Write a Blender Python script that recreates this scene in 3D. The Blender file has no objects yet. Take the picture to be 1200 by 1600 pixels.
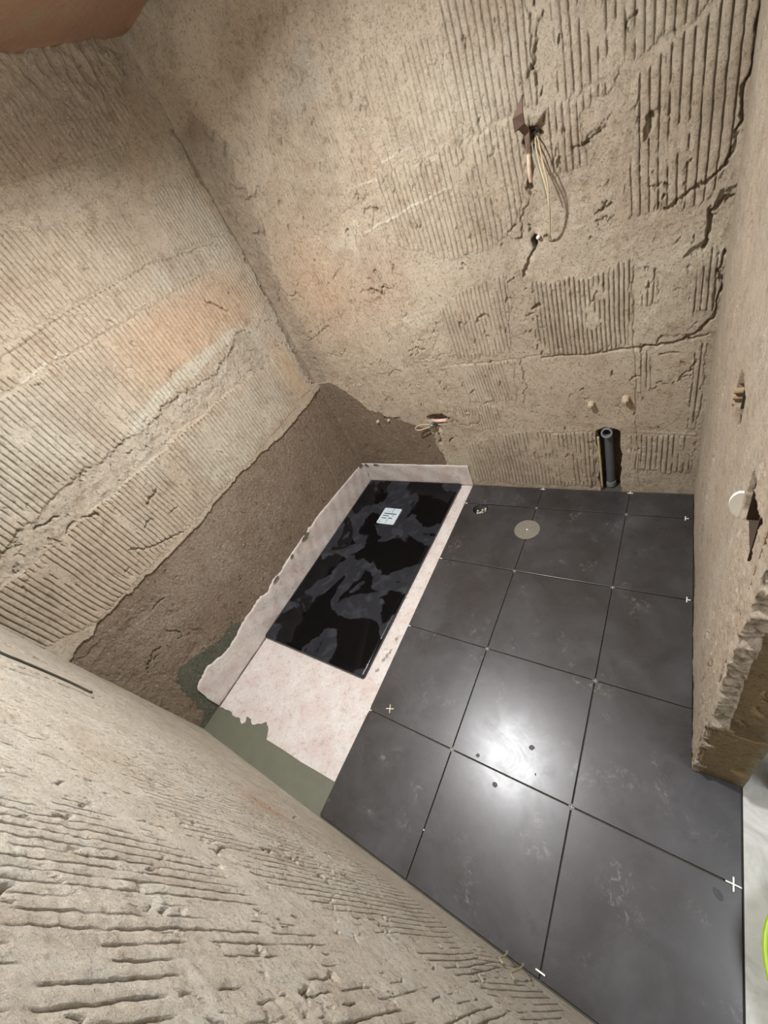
import bpy, bmesh, math, random
import numpy as np
from mathutils import Vector, Matrix

# ------------------------------------------------------------------ camera
scene = bpy.context.scene
COL = scene.collection
cam_d = bpy.data.cameras.new('camera')
cam = bpy.data.objects.new('camera', cam_d)
COL.objects.link(cam)
cam_d.sensor_fit = 'VERTICAL'
cam_d.sensor_height = 36.0
cam_d.sensor_width = 27.0
cam_d.lens = 619.71 / 1600.0 * 36.0
cam_d.clip_start = 0.01
RV = (2.31469333, 0.390294342, -0.719470478)      # rotation vector, x right / y down / z forward
_th = math.sqrt(sum(a * a for a in RV))
_R = Matrix.Rotation(_th, 3, Vector(RV).normalized())
_flip = Matrix(((1, 0, 0), (0, -1, 0), (0, 0, -1)))
_cr = (_flip @ _R).transposed()
cam.matrix_world = Matrix.Translation((0.6547, -1.6048, 1.7670)) @ _cr.to_4x4()
scene.camera = cam

# ------------------------------------------------------------------ world, lamps, exposure
world = bpy.data.worlds.new('world')
scene.world = world
world.use_nodes = True
world.node_tree.nodes['Background'].inputs[0].default_value = (0.80, 0.88, 1.0, 1)
world.node_tree.nodes['Background'].inputs[1].default_value = 0.25
scene.view_settings.view_transform = 'Standard'
scene.view_settings.look = 'None'
scene.view_settings.gamma = 1.0
scene.view_settings.use_curve_mapping = False
scene.view_settings.exposure = 1.17

def lamp(name, kind, loc, energy, color, **kw):
    d = bpy.data.lights.new(name, kind)
    d.energy = energy
    d.color = color
    for k, v in kw.items():
        setattr(d, k, v)
    o = bpy.data.objects.new(name, d)
    o.location = loc
    COL.objects.link(o)
    return o
cl = lamp('ceiling_lamp', 'AREA', (-0.355, -0.87, 2.38), 27.0, (0.975, 0.985, 1.0), shape='DISK', size=0.10)
cl.rotation_euler = Vector((0.13, -0.12, -1.0)).to_track_quat('-Z', 'Y').to_euler()   # tilted to dim the left wall and brighten the near and right ones
lamp('ceiling_lamp_fill', 'POINT', (-0.355, -0.87, 2.33), 6.5, (1.0, 0.97, 0.92), shadow_soft_size=0.05)   # fill added at the lamp to lift the dark upper walls
hl = lamp('hall_fill', 'AREA', (1.55, -1.38, 2.30), 10.0, (0.93, 0.97, 1.0), size=0.5)  # unseen area fill added for the doorway, jamb and near wall

# ------------------------------------------------------------------ room numbers (metres)
XL, YB, YN, ZC = -1.330, 0.180, -1.800, 2.500
XR0, XR1, YJ, XO = 0.722, 0.768, -1.100, 0.888     # right wall: x at the back, x at its end, end y, outer x
def xr(y):
    return XR0 + (XR1 - XR0) * (YB - y) / (YB - YJ)

# ------------------------------------------------------------------ materials
def mat(name):
    m = bpy.data.materials.new(name)
    m.use_nodes = True
    nt = m.node_tree
    return m, nt, nt.nodes['Principled BSDF']
def pig(r, g, b, k=0.20):
    # plaster pigments: pulled towards their own grey because the room's walls already warm each other
    m = (r + g + b) / 3.0
    return srgb(r + (m - r) * k, g + (m - g) * k, b + (m - b) * k)
def srgb(r, g, b):
    f = lambda c: (c / 255 / 12.92) if c / 255 <= 0.04045 else ((c / 255 + 0.055) / 1.055) ** 2.4
    return (f(r), f(g), f(b), 1.0)
def N(nt, t, **kw):
    n = nt.nodes.new(t)
    for k, v in kw.items():
        if k in n.inputs.keys():
            n.inputs[k].default_value = v
        else:
            setattr(n, k, v)
    return n
def coords(nt, scale=(1, 1, 1)):
    tc = N(nt, 'ShaderNodeTexCoord')
    mp = N(nt, 'ShaderNodeMapping')
    mp.inputs['Scale'].default_value = scale
    nt.links.new(tc.outputs['Object'], mp.inputs['Vector'])
    return mp.outputs['Vector']
def noise(nt, vec, scale, detail=4, rough=0.6, dist=0.0):
    n = N(nt, 'ShaderNodeTexNoise', Scale=scale, Detail=detail, Roughness=rough, Distortion=dist)
    nt.links.new(vec, n.inputs['Vector'])
    return n.outputs['Fac']
def ramp(nt, fac, stops):
    r = N(nt, 'ShaderNodeValToRGB')
    cr = r.color_ramp
    while len(cr.elements) < len(stops):
        cr.elements.new(0.5)
    for e, (p, c) in zip(cr.elements, stops):
        e.position = p
        e.color = c if len(c) == 4 else (*c, 1)
    nt.links.new(fac, r.inputs['Fac'])
    return r.outputs['Color']
def mixc(nt, a, b, fac, mode='MIX'):
    m = N(nt, 'ShaderNodeMix', data_type='RGBA', blend_type=mode)
    for s, v in ((6, a), (7, b), (0, fac)):
        if hasattr(v, 'is_output'):
            nt.links.new(v, m.inputs[s])
        else:
            m.inputs[s].default_value = v
    return m.outputs[2]
def bump(nt, p, h, dist, strength=1.0, prev=None):
    b = N(nt, 'ShaderNodeBump', Strength=strength, Distance=dist)
    nt.links.new(h, b.inputs['Height'])
    if prev is not None:
        nt.links.new(prev, b.inputs['Normal'])
    if p is not None:
        nt.links.new(b.outputs['Normal'], p.inputs['Normal'])
    return b.outputs['Normal']
def grey(v):
    return (v, v, v, 1)

def plaster_mat(name, fine=1.0):
    m, nt, p = mat(name)
    v = coords(nt)
    at = N(nt, 'ShaderNodeVertexColor', layer_name='pigment')
    n1 = noise(nt, v, 38, 6, 0.7)
    n2 = noise(nt, v, 260, 5, 0.75)
    n3 = noise(nt, v, 9, 5, 0.6, 0.6)
    c = mixc(nt, at.outputs['Color'], ramp(nt, n1, [(0.25, grey(0.80)), (0.5, grey(1.0)), (0.8, grey(1.13))]), 1.0, 'MULTIPLY')
    c = mixc(nt, c, ramp(nt, n2, [(0.25, grey(0.72)), (0.5, grey(1.0)), (0.75, grey(1.15))]), 0.8, 'MULTIPLY')
    c = mixc(nt, c, ramp(nt, n3, [(0.3, (0.90, 0.86, 0.83, 1)), (0.5, grey(1.0)), (0.7, (1.05, 1.05, 1.04, 1))]), 1.0, 'MULTIPLY')
    fl = noise(nt, v, 95, 3, 0.5, 0.8)
    c = mixc(nt, c, srgb(214, 210, 200), ramp(nt, fl, [(0.64, grey(0)), (0.72, grey(0.55))]))
    st = noise(nt, v, 21, 6, 0.75, 0.7)
    c = mixc(nt, c, ramp(nt, st, [(0.36, (0.80, 0.77, 0.72, 1)), (0.46, grey(1.0)), (0.60, grey(1.0)), (0.70, (1.10, 1.11, 1.12, 1))]), 1.0, 'MULTIPLY')
    nt.links.new(c, p.inputs['Base Color'])
    p.inputs['Roughness'].default_value = 0.93
    p.inputs['Specular IOR Level'].default_value = 0.2
    b = bump(nt, None, noise(nt, v, 60, 8, 0.80), 0.0085 * fine)
    pits = ramp(nt, noise(nt, v, 120, 5, 0.65, 0.4), [(0.33, grey(0)), (0.42, grey(1))])
    b = bump(nt, None, pits, 0.0030 * fine, 1.0, b)
    b = bump(nt, p, n2, 0.0030 * fine, 1.0, b)
    return m
M_PLASTER = plaster_mat('old_adhesive_plaster')

def simple(name, col, rough=0.6, metal=0.0, nscale=60, var=0.12, bmp=0.0):
    m, nt, p = mat(name)
    v = coords(nt)
    n = noise(nt, v, nscale, 5, 0.65)
    c = mixc(nt, col, ramp(nt, n, [(0.3, grey(1 - var)), (0.7, grey(1 + var))]), 1.0, 'MULTIPLY')
    nt.links.new(c, p.inputs['Base Color'])
    p.inputs['Roughness'].default_value = rough
    p.inputs['Metallic'].default_value = metal
    if bmp:
        bump(nt, p, n, bmp)
    return m

def tile_mat():
    m, nt, p = mat('anthracite_tile')
    v = coords(nt)
    a = noise(nt, v, 3.2, 7, 0.62, 0.5)
    b = noise(nt, v, 13, 7, 0.7, 0.3)
    c = ramp(nt, a, [(0.28, srgb(41, 36, 34)), (0.5, srgb(52, 51, 52)), (0.72, srgb(67, 67, 69))])
    c = mixc(nt, c, ramp(nt, b, [(0.3, grey(0.86)), (0.52, grey(1.0)), (0.74, grey(1.18))]), 1.0, 'MULTIPLY')
    # pale cement scuffs
    sv = coords(nt, (1.0, 1.0, 1.0))
    s1 = noise(nt, sv, 7, 3, 0.5, 0.2)
    s2 = noise(nt, sv, 46, 6, 0.75, 0.8)
    f = N(nt, 'ShaderNodeMath', operation='MULTIPLY')
    nt.links.new(ramp(nt, s1, [(0.56, grey(0)), (0.70, grey(1))]), f.inputs[0])
    nt.links.new(ramp(nt, s2, [(0.52, grey(0)), (0.68, grey(1))]), f.inputs[1])
    f2 = N(nt, 'ShaderNodeMath', operation='MULTIPLY')
    nt.links.new(f.outputs[0], f2.inputs[0])
    f2.inputs[1].default_value = 0.40
    c = mixc(nt, c, srgb(165, 158, 148), f2.outputs[0])
    nt.links.new(c, p.inputs['Base Color'])
    r = noise(nt, v, 6, 8, 0.7, 1.2)
    nt.links.new(ramp(nt, r, [(0.3, grey(0.34)), (0.5, grey(0.40)), (0.75, grey(0.50))]), p.inputs['Roughness'])
    p.inputs['Specular IOR Level'].default_value = 0.35
    p.inputs['Coat Weight'].default_value = 0.5
    nt.links.new(ramp(nt, r, [(0.3, grey(0.24)), (0.75, grey(0.33))]), p.inputs['Coat Roughness'])
    bump(nt, p, noise(nt, v, 22, 6, 0.6), 0.0004, 0.6)
    return m
M_TILE = tile_mat()
M_GREEN = simple('olive_waterproof_paint', srgb(98, 99, 84), 0.55, 0, 18, 0.06, 0.0004)

def fleece_mat():
    m, nt, p = mat('pink_fleece')
    v = coords(nt)
    a = noise(nt, v, 9, 6, 0.6, 0.4)
    c = ramp(nt, a, [(0.30, srgb(192, 176, 171)), (0.5, srgb(197, 189, 184)), (0.68, srgb(203, 199, 195))])
    b = noise(nt, v, 85, 6, 0.75, 0.5)
    c = mixc(nt, c, ramp(nt, b, [(0.3, grey(0.80)), (0.55, grey(1.0)), (0.8, grey(1.08))]), 1.0, 'MULTIPLY')
    d = noise(nt, v, 30, 6, 0.7, 0.3)
    c = mixc(nt, c, ramp(nt, d, [(0.34, (0.80, 0.74, 0.72, 1)), (0.46, grey(1.0))]), 1.0, 'MULTIPLY')
    nt.links.new(c, p.inputs['Base Color'])
    p.inputs['Roughness'].default_value = 0.85
    bump(nt, p, b, 0.0016)
    return m
M_FLEECE = fleece_mat()

def tray_mat():
    # gloss black acrylic still under a protective film that clings in some places and lifts in others
    m, nt, p = mat('black_acrylic_under_film')
    v = coords(nt)
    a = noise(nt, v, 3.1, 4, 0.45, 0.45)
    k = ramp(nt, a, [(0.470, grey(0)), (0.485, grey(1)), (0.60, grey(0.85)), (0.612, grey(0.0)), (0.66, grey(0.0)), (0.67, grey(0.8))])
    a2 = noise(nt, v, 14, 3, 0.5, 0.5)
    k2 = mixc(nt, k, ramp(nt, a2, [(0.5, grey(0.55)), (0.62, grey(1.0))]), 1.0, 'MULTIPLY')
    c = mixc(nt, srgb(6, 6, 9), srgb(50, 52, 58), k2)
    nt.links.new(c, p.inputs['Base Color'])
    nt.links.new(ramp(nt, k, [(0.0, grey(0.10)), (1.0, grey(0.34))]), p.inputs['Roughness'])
    p.inputs['Specular IOR Level'].default_value = 0.25
    bump(nt, p, k, 0.0006, 0.5)
    return m
M_TRAY = tray_mat()
M_COVER = simple('pale_film_on_steel', srgb(190, 204, 212), 0.45, 0.0, 90, 0.05)
M_SLOT = simple('dark_slot', srgb(44, 54, 62), 0.6)
M_STEEL = simple('brushed_steel', srgb(165, 163, 155), 0.38, 0.75, 120, 0.18, 0.0003)
M_WHITE = simple('white_plastic', srgb(232, 230, 222), 0.5, 0, 40, 0.03)
M_PIPE = simple('grey_drain_pvc', srgb(82, 82, 88), 0.45, 0, 40, 0.08)
M_PIPERIM = simple('grey_pvc_rim', srgb(118, 120, 126), 0.5, 0, 40, 0.06)
M_DARK = simple('bore_shade_and_wire', srgb(34, 26, 20), 0.95)  # black wire remains, and the painted shade in the pipe mouth
M_CREAMPIPE = simple('cream_conduit', srgb(176, 165, 125), 0.7, 0, 60, 0.15)
M_CABLE = simple('cream_cable', srgb(172, 156, 128), 0.65, 0, 60, 0.15)
M_CABLE2 = simple('grey_green_cable', srgb(120, 124, 104), 0.6, 0, 60, 0.12)
M_PINK = simple('pink_conduit', srgb(205, 172, 160), 0.6, 0, 90, 0.15)
M_BRASS = simple('dirty_metal_fitting', srgb(110, 128, 118), 0.4, 0.6, 100, 0.25)
M_RUST = simple('brown_flap', srgb(104, 84, 72), 0.75, 0, 30, 0.15)
M_LIME = simple('lime_plastic', srgb(150, 178, 30), 0.4, 0, 30, 0.08)
M_WOOD = simple('dark_brown_wood', srgb(92, 62, 44), 0.6, 0, 40, 0.25)
M_BOXDARK = simple('shaded_box_frame', srgb(62, 48, 34), 0.9)  # frame colour darkened so the sunken boxes look unlit
M_BOX = simple('dusty_box', srgb(150, 128, 100), 0.9, 0, 90, 0.25, 0.002)
M_CLAY = simple('plastered_plug', srgb(172, 156, 132), 0.95, 0, 90, 0.2, 0.002)
M_STAIN = simple('dark_grease_stain', srgb(52, 54, 55), 0.6, 0, 300, 0.25)
M_GROUTSM = simple('grey_smudge', srgb(140, 132, 124), 0.9, 0, 120, 0.25)
M_GROUT = simple('grey_bed_mortar', srgb(70, 66, 58), 0.95, 0, 70, 0.25, 0.002)

def ceil_mat():
    m, nt, p = mat('ruddy_ceiling')
    v = coords(nt)
    c = ramp(nt, noise(nt, v, 4, 5, 0.6), [(0.3, srgb(158, 132, 102)), (0.5, srgb(166, 130, 110)), (0.7, srgb(158, 142, 114))])
    nt.links.new(c, p.inputs['Base Color'])
    p.inputs['Roughness'].default_value = 0.9
    bump(nt, p, noise(nt, v, 40, 5, 0.6), 0.003)
    return m
M_CEIL = ceil_mat()

def marble_mat():
    m, nt, p = mat('pale_marble_floor')
    v = coords(nt)
    a = noise(nt, v, 8, 8, 0.7, 1.6)
    c = ramp(nt, a, [(0.3, srgb(150, 152, 146)), (0.5, srgb(178, 178, 172)), (0.7, srgb(196, 194, 187))])
    nt.links.new(c, p.inputs['Base Color'])
    p.inputs['Roughness'].default_value = 0.45
    return m
M_MARBLE = marble_mat()
def jamb_mat():
    m, nt, p = mat('yellow_brown_jamb')
    v = coords(nt)
    a = noise(nt, v, 12, 7, 0.7, 0.5)
    c = ramp(nt, a, [(0.3, srgb(138, 112, 76)), (0.5, srgb(158, 132, 94)), (0.75, srgb(172, 150, 116))])
    nt.links.new(c, p.inputs['Base Color'])
    p.inputs['Roughness'].default_value = 0.92
    bump(nt, p, a, 0.004)
    return m
M_JAMB = jamb_mat()

# ------------------------------------------------------------------ object helpers
def obj(name, bm, m, parent=None, smooth=False, recalc=True):
    me = bpy.data.meshes.new(name)
    if recalc:
        bmesh.ops.recalc_face_normals(bm, faces=bm.faces)
    bm.to_mesh(me)
    bm.free()
    me.materials.append(m)
    if smooth:
        for p in me.polygons:
            p.use_smooth = True
    o = bpy.data.objects.new(name, me)
    COL.objects.link(o)
    if parent is not None:
        o.parent = parent
    return o
def tag(o, label=None, cat=None, group=None, kind=None):
    if label: o['label'] = label
    if cat: o['category'] = cat
    if group: o['group'] = group
    if kind: o['kind'] = kind
    return o
def thing(name, label, cat, loc=(0, 0, 0), group=None, rotz=0.0):
    o = bpy.data.objects.new(name, None)
    o.location = loc
    o.rotation_euler = (0, 0, rotz)
    o.empty_display_size = 0.05
    COL.objects.link(o)
    return tag(o, label, cat, group)
def structure(o, label=None, cat=None):
    o['kind'] = 'structure'
    if label: o['label'] = label
    if cat: o['category'] = cat
    return o
def box(bm, a, b):
    x0, y0, z0 = a; x1, y1, z1 = b
    v = [bm.verts.new(p) for p in ((x0, y0, z0), (x1, y0, z0), (x1, y1, z0), (x0, y1, z0),
                                   (x0, y0, z1), (x1, y0, z1), (x1, y1, z1), (x0, y1, z1))]
    for f in ((0, 3, 2, 1), (4, 5, 6, 7), (0, 1, 5, 4), (1, 2, 6, 5), (2, 3, 7, 6), (3, 0, 4, 7)):
        bm.faces.new([v[i] for i in f])
    return v
def tube(bm, pts, r, seg=10, cap=True, inner=None):
    pts = [Vector(p) for p in pts]
    n = len(pts)
    rs = r if isinstance(r, (list, tuple)) else [r] * n
    rings = []
    t0 = (pts[1] - pts[0]).normalized()
    up = Vector((0, 0, 1)) if abs(t0.z) < 0.9 else Vector((1, 0, 0))
    a = t0.cross(up).normalized()
    for i, p in enumerate(pts):
        t = (pts[min(i + 1, n - 1)] - pts[max(i - 1, 0)]).normalized()
        a = (a - t * a.dot(t)).normalized()
        b = t.cross(a)
        rings.append([bm.verts.new(p + (a * math.cos(k * 2 * math.pi / seg) + b * math.sin(k * 2 * math.pi / seg)) * rs[i]) for k in range(seg)])
    for i in range(n - 1):
        for k in range(seg):
            bm.faces.new((rings[i][k], rings[i][(k + 1) % seg], rings[i + 1][(k + 1) % seg], rings[i + 1][k]))
    if cap:
        bm.faces.new(rings[0][::-1]); bm.faces.new(rings[-1])
    return rings
def spline(pts, n=10):
    pts = [Vector(p) for p in pts]
    P = [pts[0] * 2 - pts[1]] + pts + [pts[-1] * 2 - pts[-2]]
    out = []
    for i in range(1, len(P) - 2):
        for k in range(n):
            t = k / n
            out.append(0.5 * ((2 * P[i]) + (P[i + 1] - P[i - 1]) * t + (2 * P[i - 1] - 5 * P[i] + 4 * P[i + 1] - P[i + 2]) * t * t
                              + (3 * P[i] - P[i - 1] - 3 * P[i + 1] + P[i + 2]) * t ** 3))
    out.append(P[-2])
    return out
def slab(outline, z0, z1, hole=None, bevel=0.0, zf=None):
    """solid plate from an outline in x,y (optionally with one hole), top at z1 (zf adds a tilt)"""
    bm = bmesh.new()
    zf = zf or (lambda x, y: 0.0)
    loops = [outline] + ([hole] if hole else [])
    tops, edges = [], []
    for lp in loops:
        vs = [bm.verts.new((x, y, z1 + zf(x, y))) for x, y in lp]
        tops.append(vs)
        for i in range(len(vs)):
            edges.append(bm.edges.new((vs[i], vs[(i + 1) % len(vs)])))
    if hole:
        bmesh.ops.triangle_fill(bm, use_beauty=True, use_dissolve=False, edges=edges)
    else:
        bm.faces.new(tops[0])
    top_faces = list(bm.faces)
    for vs in tops:
        lo = [bm.verts.new((v.co.x, v.co.y, z0)) for v in vs]
        for i in range(len(vs)):
            j = (i + 1) % len(vs)
            bm.faces.new((vs[i], vs[j], lo[j], lo[i]))
    bmesh.ops.recalc_face_normals(bm, faces=bm.faces)
    if bevel:
        es = [e for e in bm.edges if sum(f in top_faces for f in e.link_faces) == 1 and len(e.link_faces) == 2]
        bmesh.ops.bevel(bm, geom=es, offset=bevel, segments=2, profile=0.5, affect='EDGES')
    return bm
def circle(cx, cy, r, n=32):
    return [(cx + r * math.cos(2 * math.pi * i / n), cy + r * math.sin(2 * math.pi * i / n)) for i in range(n)]
def rounded(x0, y0, x1, y1, r, n=5):
    out = []
    for cx, cy, a0 in ((x1 - r, y1 - r, 0), (x0 + r, y1 - r, 90), (x0 + r, y0 + r, 180), (x1 - r, y0 + r, 270)):
        for k in range(n + 1):
            a = math.radians(a0 + 90 * k / n)
            out.append((cx + r * math.cos(a), cy + r * math.sin(a)))
    return out

# ------------------------------------------------------------------ relief of the walls
def vnoise(u, v, su, sv, seed):
    """smooth value noise; u (nu,), v (nv,) axes -> (nu, nv), or two equal full arrays"""
    rg = np.random.default_rng(seed)
    if u.ndim == 1:
        def ax(a, s):
            t = a / s + 1000.0
            i = np.floor(t).astype(int)
            f = t - i
            return i, f * f * f * (f * (f * 6 - 15) + 10)
        iu, fu = ax(u, su); iv, fv = ax(v, sv)
        iu -= iu.min(); iv -= iv.min()
        L = rg.random((iu.max() + 2, iv.max() + 2)) * 2 - 1
        A = L[iu] * (1 - fu)[:, None] + L[iu + 1] * fu[:, None]
        return A[:, iv] * (1 - fv)[None, :] + A[:, iv + 1] * fv[None, :]
    L = rg.random((512, 512)) * 2 - 1
    tu = u / su + 97.0; tv = v / sv + 97.0
    iu = np.floor(tu).astype(int); iv = np.floor(tv).astype(int)
    fu = tu - iu; fv = tv - iv
    fu = fu * fu * (3 - 2 * fu); fv = fv * fv * (3 - 2 * fv)
    iu %= 511; iv %= 511
    return (L[iu, iv] * (1 - fu) * (1 - fv) + L[iu + 1, iv] * fu * (1 - fv)
            + L[iu, iv + 1] * (1 - fu) * fv + L[iu + 1, iv + 1] * fu * fv)
def sm(a, b, x):
    t = np.clip((x - a) / (b - a), 0, 1)
    return t * t * (3 - 2 * t)

class Wall:
    def __init__(s, us, vs, seed):
        s.us, s.vs, s.seed = np.asarray(us), np.asarray(vs), seed
        s.U, s.V = np.meshgrid(s.us, s.vs, indexing='ij')
        s.H = np.zeros_like(s.U)
        s.C = np.ones(s.U.shape + (3,)) * np.array(pig(192, 174, 149)[:3])
        # jagged coordinates used for every torn edge
        s.WU = s.U + 0.016 * s.n(0.05, 0.05, 1) + 0.007 * s.n(0.016, 0.016, 2) + 0.003 * s.n(0.006, 0.007, 3)
        s.WV = s.V + 0.016 * s.n(0.06, 0.06, 4) + 0.008 * s.n(0.018, 0.016, 5) + 0.003 * s.n(0.006, 0.007, 6)
    def n(s, su, sv, k):
        return vnoise(s.us, s.vs, su, sv, s.seed * 1000 + k)
    def fbm(s, sc, k, octv=4, g=0.55, an=1.0):
        out, a, t = 0, 1.0, 0
        for i in range(octv):
            out = out + a * s.n(sc / 2 ** i, sc * an / 2 ** i, k * 37 + i)
            t += a; a *= g
        return out / t
    def ridged(s, sc, k, octv=3):
        out, a, t = 0, 1.0, 0
        for i in range(octv):
            out = out + a * (1 - 2 * np.abs(s.n(sc / 2 ** i, sc / 2 ** i, k * 53 + i)))
            t += a; a *= 0.55
        return out / t
    def poly(s, pts, jag=1.0):
        x = s.U + (s.WU - s.U) * jag; y = s.V + (s.WV - s.V) * jag
        ins = np.zeros(s.U.shape, bool)
        n = len(pts)
        for i in range(n):
            x0, y0 = pts[i]; x1, y1 = pts[(i + 1) % n]
            if y0 == y1: continue
            c = ((y0 > y) != (y1 > y)) & (x < (x1 - x0) * (y - y0) / (y1 - y0) + x0)
            ins ^= c
        return ins.astype(float)
    def rect(s, u0, v0, u1, v1, jag=1.0):
        return s.poly([(u0, v0), (u1, v0), (u1, v1), (u0, v1)], jag)
    def dist(s, pts, jag=1.0):
        x = s.U + (s.WU - s.U) * jag; y = s.V + (s.WV - s.V) * jag
        d = np.full(s.U.shape, 9.0)
        for (x0, y0), (x1, y1) in zip(pts[:-1], pts[1:]):
            L2 = (x1 - x0) ** 2 + (y1 - y0) ** 2 + 1e-12
            t = np.clip(((x - x0) * (x1 - x0) + (y - y0) * (y1 - y0)) / L2, 0, 1)
            d = np.minimum(d, np.hypot(x - x0 - t * (x1 - x0), y - y0 - t * (y1 - y0)))
        return d
    def comb(s, mask, k, period=0.019, depth=0.007, ang=0.0, brk=0.25, w=0.0022, lift=0.003, wob=0.004, ragged=True):
        """imprint of a notched trowel: flat squashed ridges with thin dark gaps"""
        t = s.U * math.cos(ang) + s.V * math.sin(ang)
        t = t + wob * s.n(0.25, 0.16, k + 11) + 0.0006 * s.n(0.03, 0.03, k + 12) + 0.0005 * s.n(0.008, 0.010, k + 13)
        f = t / period + k * 0.37
        idx = np.floor(f)
        d = np.abs(f - idx - 0.5) * period
        ww = w * (1 + 0.35 * s.n(0.018, 0.04, k + 14) + 0.2 * s.n(0.006, 0.009, k + 17))
        g = 1 - sm(0.45, 1.05, d / np.maximum(ww, 1e-4))
        # each gap fades and closes on its own
        hsh = np.modf(np.sin(idx * 12.9898 + k) * 43758.5)[0]
        live = s.n(0.05, 0.12, k + 15) * 0.7 + s.n(0.02, 0.035, k + 16) * 0.5 + hsh * 0.25
        live = sm(-0.12, 0.16, live + (0.62 - brk * 1.9))
        crown = 0.0009 * np.cos((f - idx - 0.5) * 2 * np.pi)
        s.H += mask * (lift - depth * g * live - crown * (0.4 + 0.6 * live))
    def tint(s, mask, col, a=1.0):
        c = np.array(pig(*col)[:3])
        m = (np.clip(mask, 0, 1) * a)[..., None]
        s.C = s.C * (1 - m) + c * m
    def crack(s, pts, w=0.004, depth=0.012, jag=1.0):
        d = s.dist(pts, jag)
        s.H -= depth * (1 - sm(0.4 * w, w, d * (1 + 0.4 * s.n(0.03, 0.03, 77))))
    def pit(s, u, v, ru, rv, depth, rot=0.0, jag=0.8):
        x = s.U + (s.WU - s.U) * jag - u; y = s.V + (s.WV - s.V) * jag - v
        c, q = math.cos(rot), math.sin(rot)
        r = np.hypot((x * c + y * q) / ru, (-x * q + y * c) / rv)
        s.H -= depth * (1 - sm(0.75, 1.05, r))
    def light_line(s, pts, w=0.004, h=0.003, a=0.7):
        m = 1 - sm(0.5, 1.2, s.dist(pts, 0.25) / w)
        s.H += h * m
        s.tint(m, (226, 219, 200), a)

def wall_mesh(name, W, pos, flip=False, m=None):
    """pos(U, V, H) -> x, y, z arrays"""
    x, y, z = pos(W.U, W.V, W.H)
    nu, nv = x.shape
    co = np.stack([x, y, z], -1).reshape(-1, 3).astype(np.float32)
    i = np.arange((nu - 1) * (nv - 1))
    a = (i // (nv - 1)) * nv + i % (nv - 1)
    q = np.stack([a, a + nv, a + nv + 1, a + 1], -1)
    if flip: q = q[:, ::-1]
    q = q.astype(np.int32)
    me = bpy.data.meshes.new(name)
    me.vertices.add(len(co)); me.vertices.foreach_set('co', co.ravel())
    me.loops.add(q.size); me.loops.foreach_set('vertex_index', q.ravel())
    me.polygons.add(len(q)); me.polygons.foreach_set('loop_start', np.arange(0, q.size, 4, dtype=np.int32))
    me.update(calc_edges=True)
    at = me.color_attributes.new('pigment', 'FLOAT_COLOR', 'POINT')
    c4 = np.ones((len(co), 4), np.float32)
    c4[:, :3] = np.clip(W.C, 0, 1).reshape(-1, 3)
    at.data.foreach_set('color', c4.ravel())
    me.polygons.foreach_set('use_smooth', np.ones(len(q), bool))
    me.materials.append(m or M_PLASTER)
    o = bpy.data.objects.new(name, me)
    COL.objects.link(o)
    return o
def axis(*segs):
    out = []
    for a, b, st in segs:
        out.append(np.arange(a, b, st))
    out.append(np.array([segs[-1][1]]))
    return np.concatenate(out)

# ---- back wall: u = x, v = z, relief towards -y
B = Wall(axis((XL - 0.03, 0.76, 0.0022)), axis((-0.02, 2.0, 0.0048), (2.0, 2.52, 0.008)), 1)
B.H += 0.004 * B.fbm(0.35, 2) + 0.0022 * B.fbm(0.09, 3)
rough = sm(-0.15, 0.35, B.fbm(0.22, 4, 3))
B.H += (0.0007 + 0.0022 * rough) * B.ridged(0.030, 5, 4) + (0.0007 + 0.0010 * rough) * B.fbm(0.012, 6, 3, 0.7)
def band(W, mask, k, **kw):
    W.comb(mask, k, **kw)
bp = []
bp.append(dict(p=[(-0.03, 1.69), (0.20, 1.68), (0.20, 2.02), (-0.03, 2.30)], k=1, period=0.022, brk=0.02))
bp.append(dict(p=[(0.27, 1.66), (0.58, 1.69), (0.70, 1.75), (0.70, 2.10), (0.27, 2.10)], k=2, period=0.022, brk=0.05))
bp.append(dict(p=[(-0.42, 1.46), (-0.20, 1.33), (0.01, 1.33), (0.10, 1.42), (0.19, 1.62), (0.17, 1.665), (-0.42, 1.70)], k=3, period=0.021, brk=0.10))
bp.append(dict(p=[(0.22, 1.50), (0.33, 1.47), (0.33, 1.62), (0.42, 1.65), (0.22, 1.67)], k=4, period=0.020, brk=0.08))
bp.append(dict(p=[(0.44, 1.29), (0.65, 1.27), (0.71, 1.40), (0.71, 1.70), (0.60, 1.69), (0.48, 1.62)], k=5, period=0.024, brk=0.0, depth=0.009))
bp.append(dict(p=[(-0.38, 1.70), (-0.05, 1.70), (-0.05, 1.95), (-0.40, 2.02)], k=6, period=0.019, brk=0.33, depth=0.0035))
bp.append(dict(p=[(-0.92, 1.62), (-0.45, 1.66), (-0.45, 2.10), (-0.95, 2.20)], k=7, period=0.016, brk=0.35, depth=0.0028))
bp.append(dict(p=[(-1.12, 1.22), (-0.50, 1.30), (-0.44, 1.60), (-1.0, 1.58)], k=8, period=0.016, brk=0.42, depth=0.0028))
bp.append(dict(p=[(-0.32, 0.89), (-0.02, 0.875), (0.02, 1.21), (-0.20, 1.20), (-0.32, 1.14)], k=9, period=0.019, brk=0.22))
bp.append(dict(p=[(0.10, 0.84), (0.455, 0.825), (0.455, 1.16), (0.30, 1.13), (0.10, 1.16)], k=10, period=0.017, brk=0.03, depth=0.009))
bp.append(dict(p=[(0.49, 0.98), (0.55, 0.98), (0.54, 1.06), (0.49, 1.07)], k=11, period=0.017, brk=0.05))
bp.append(dict(p=[(0.64, 0.93), (0.715, 0.93), (0.715, 1.13), (0.64, 1.12)], k=12, period=0.017, brk=0.05))
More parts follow.
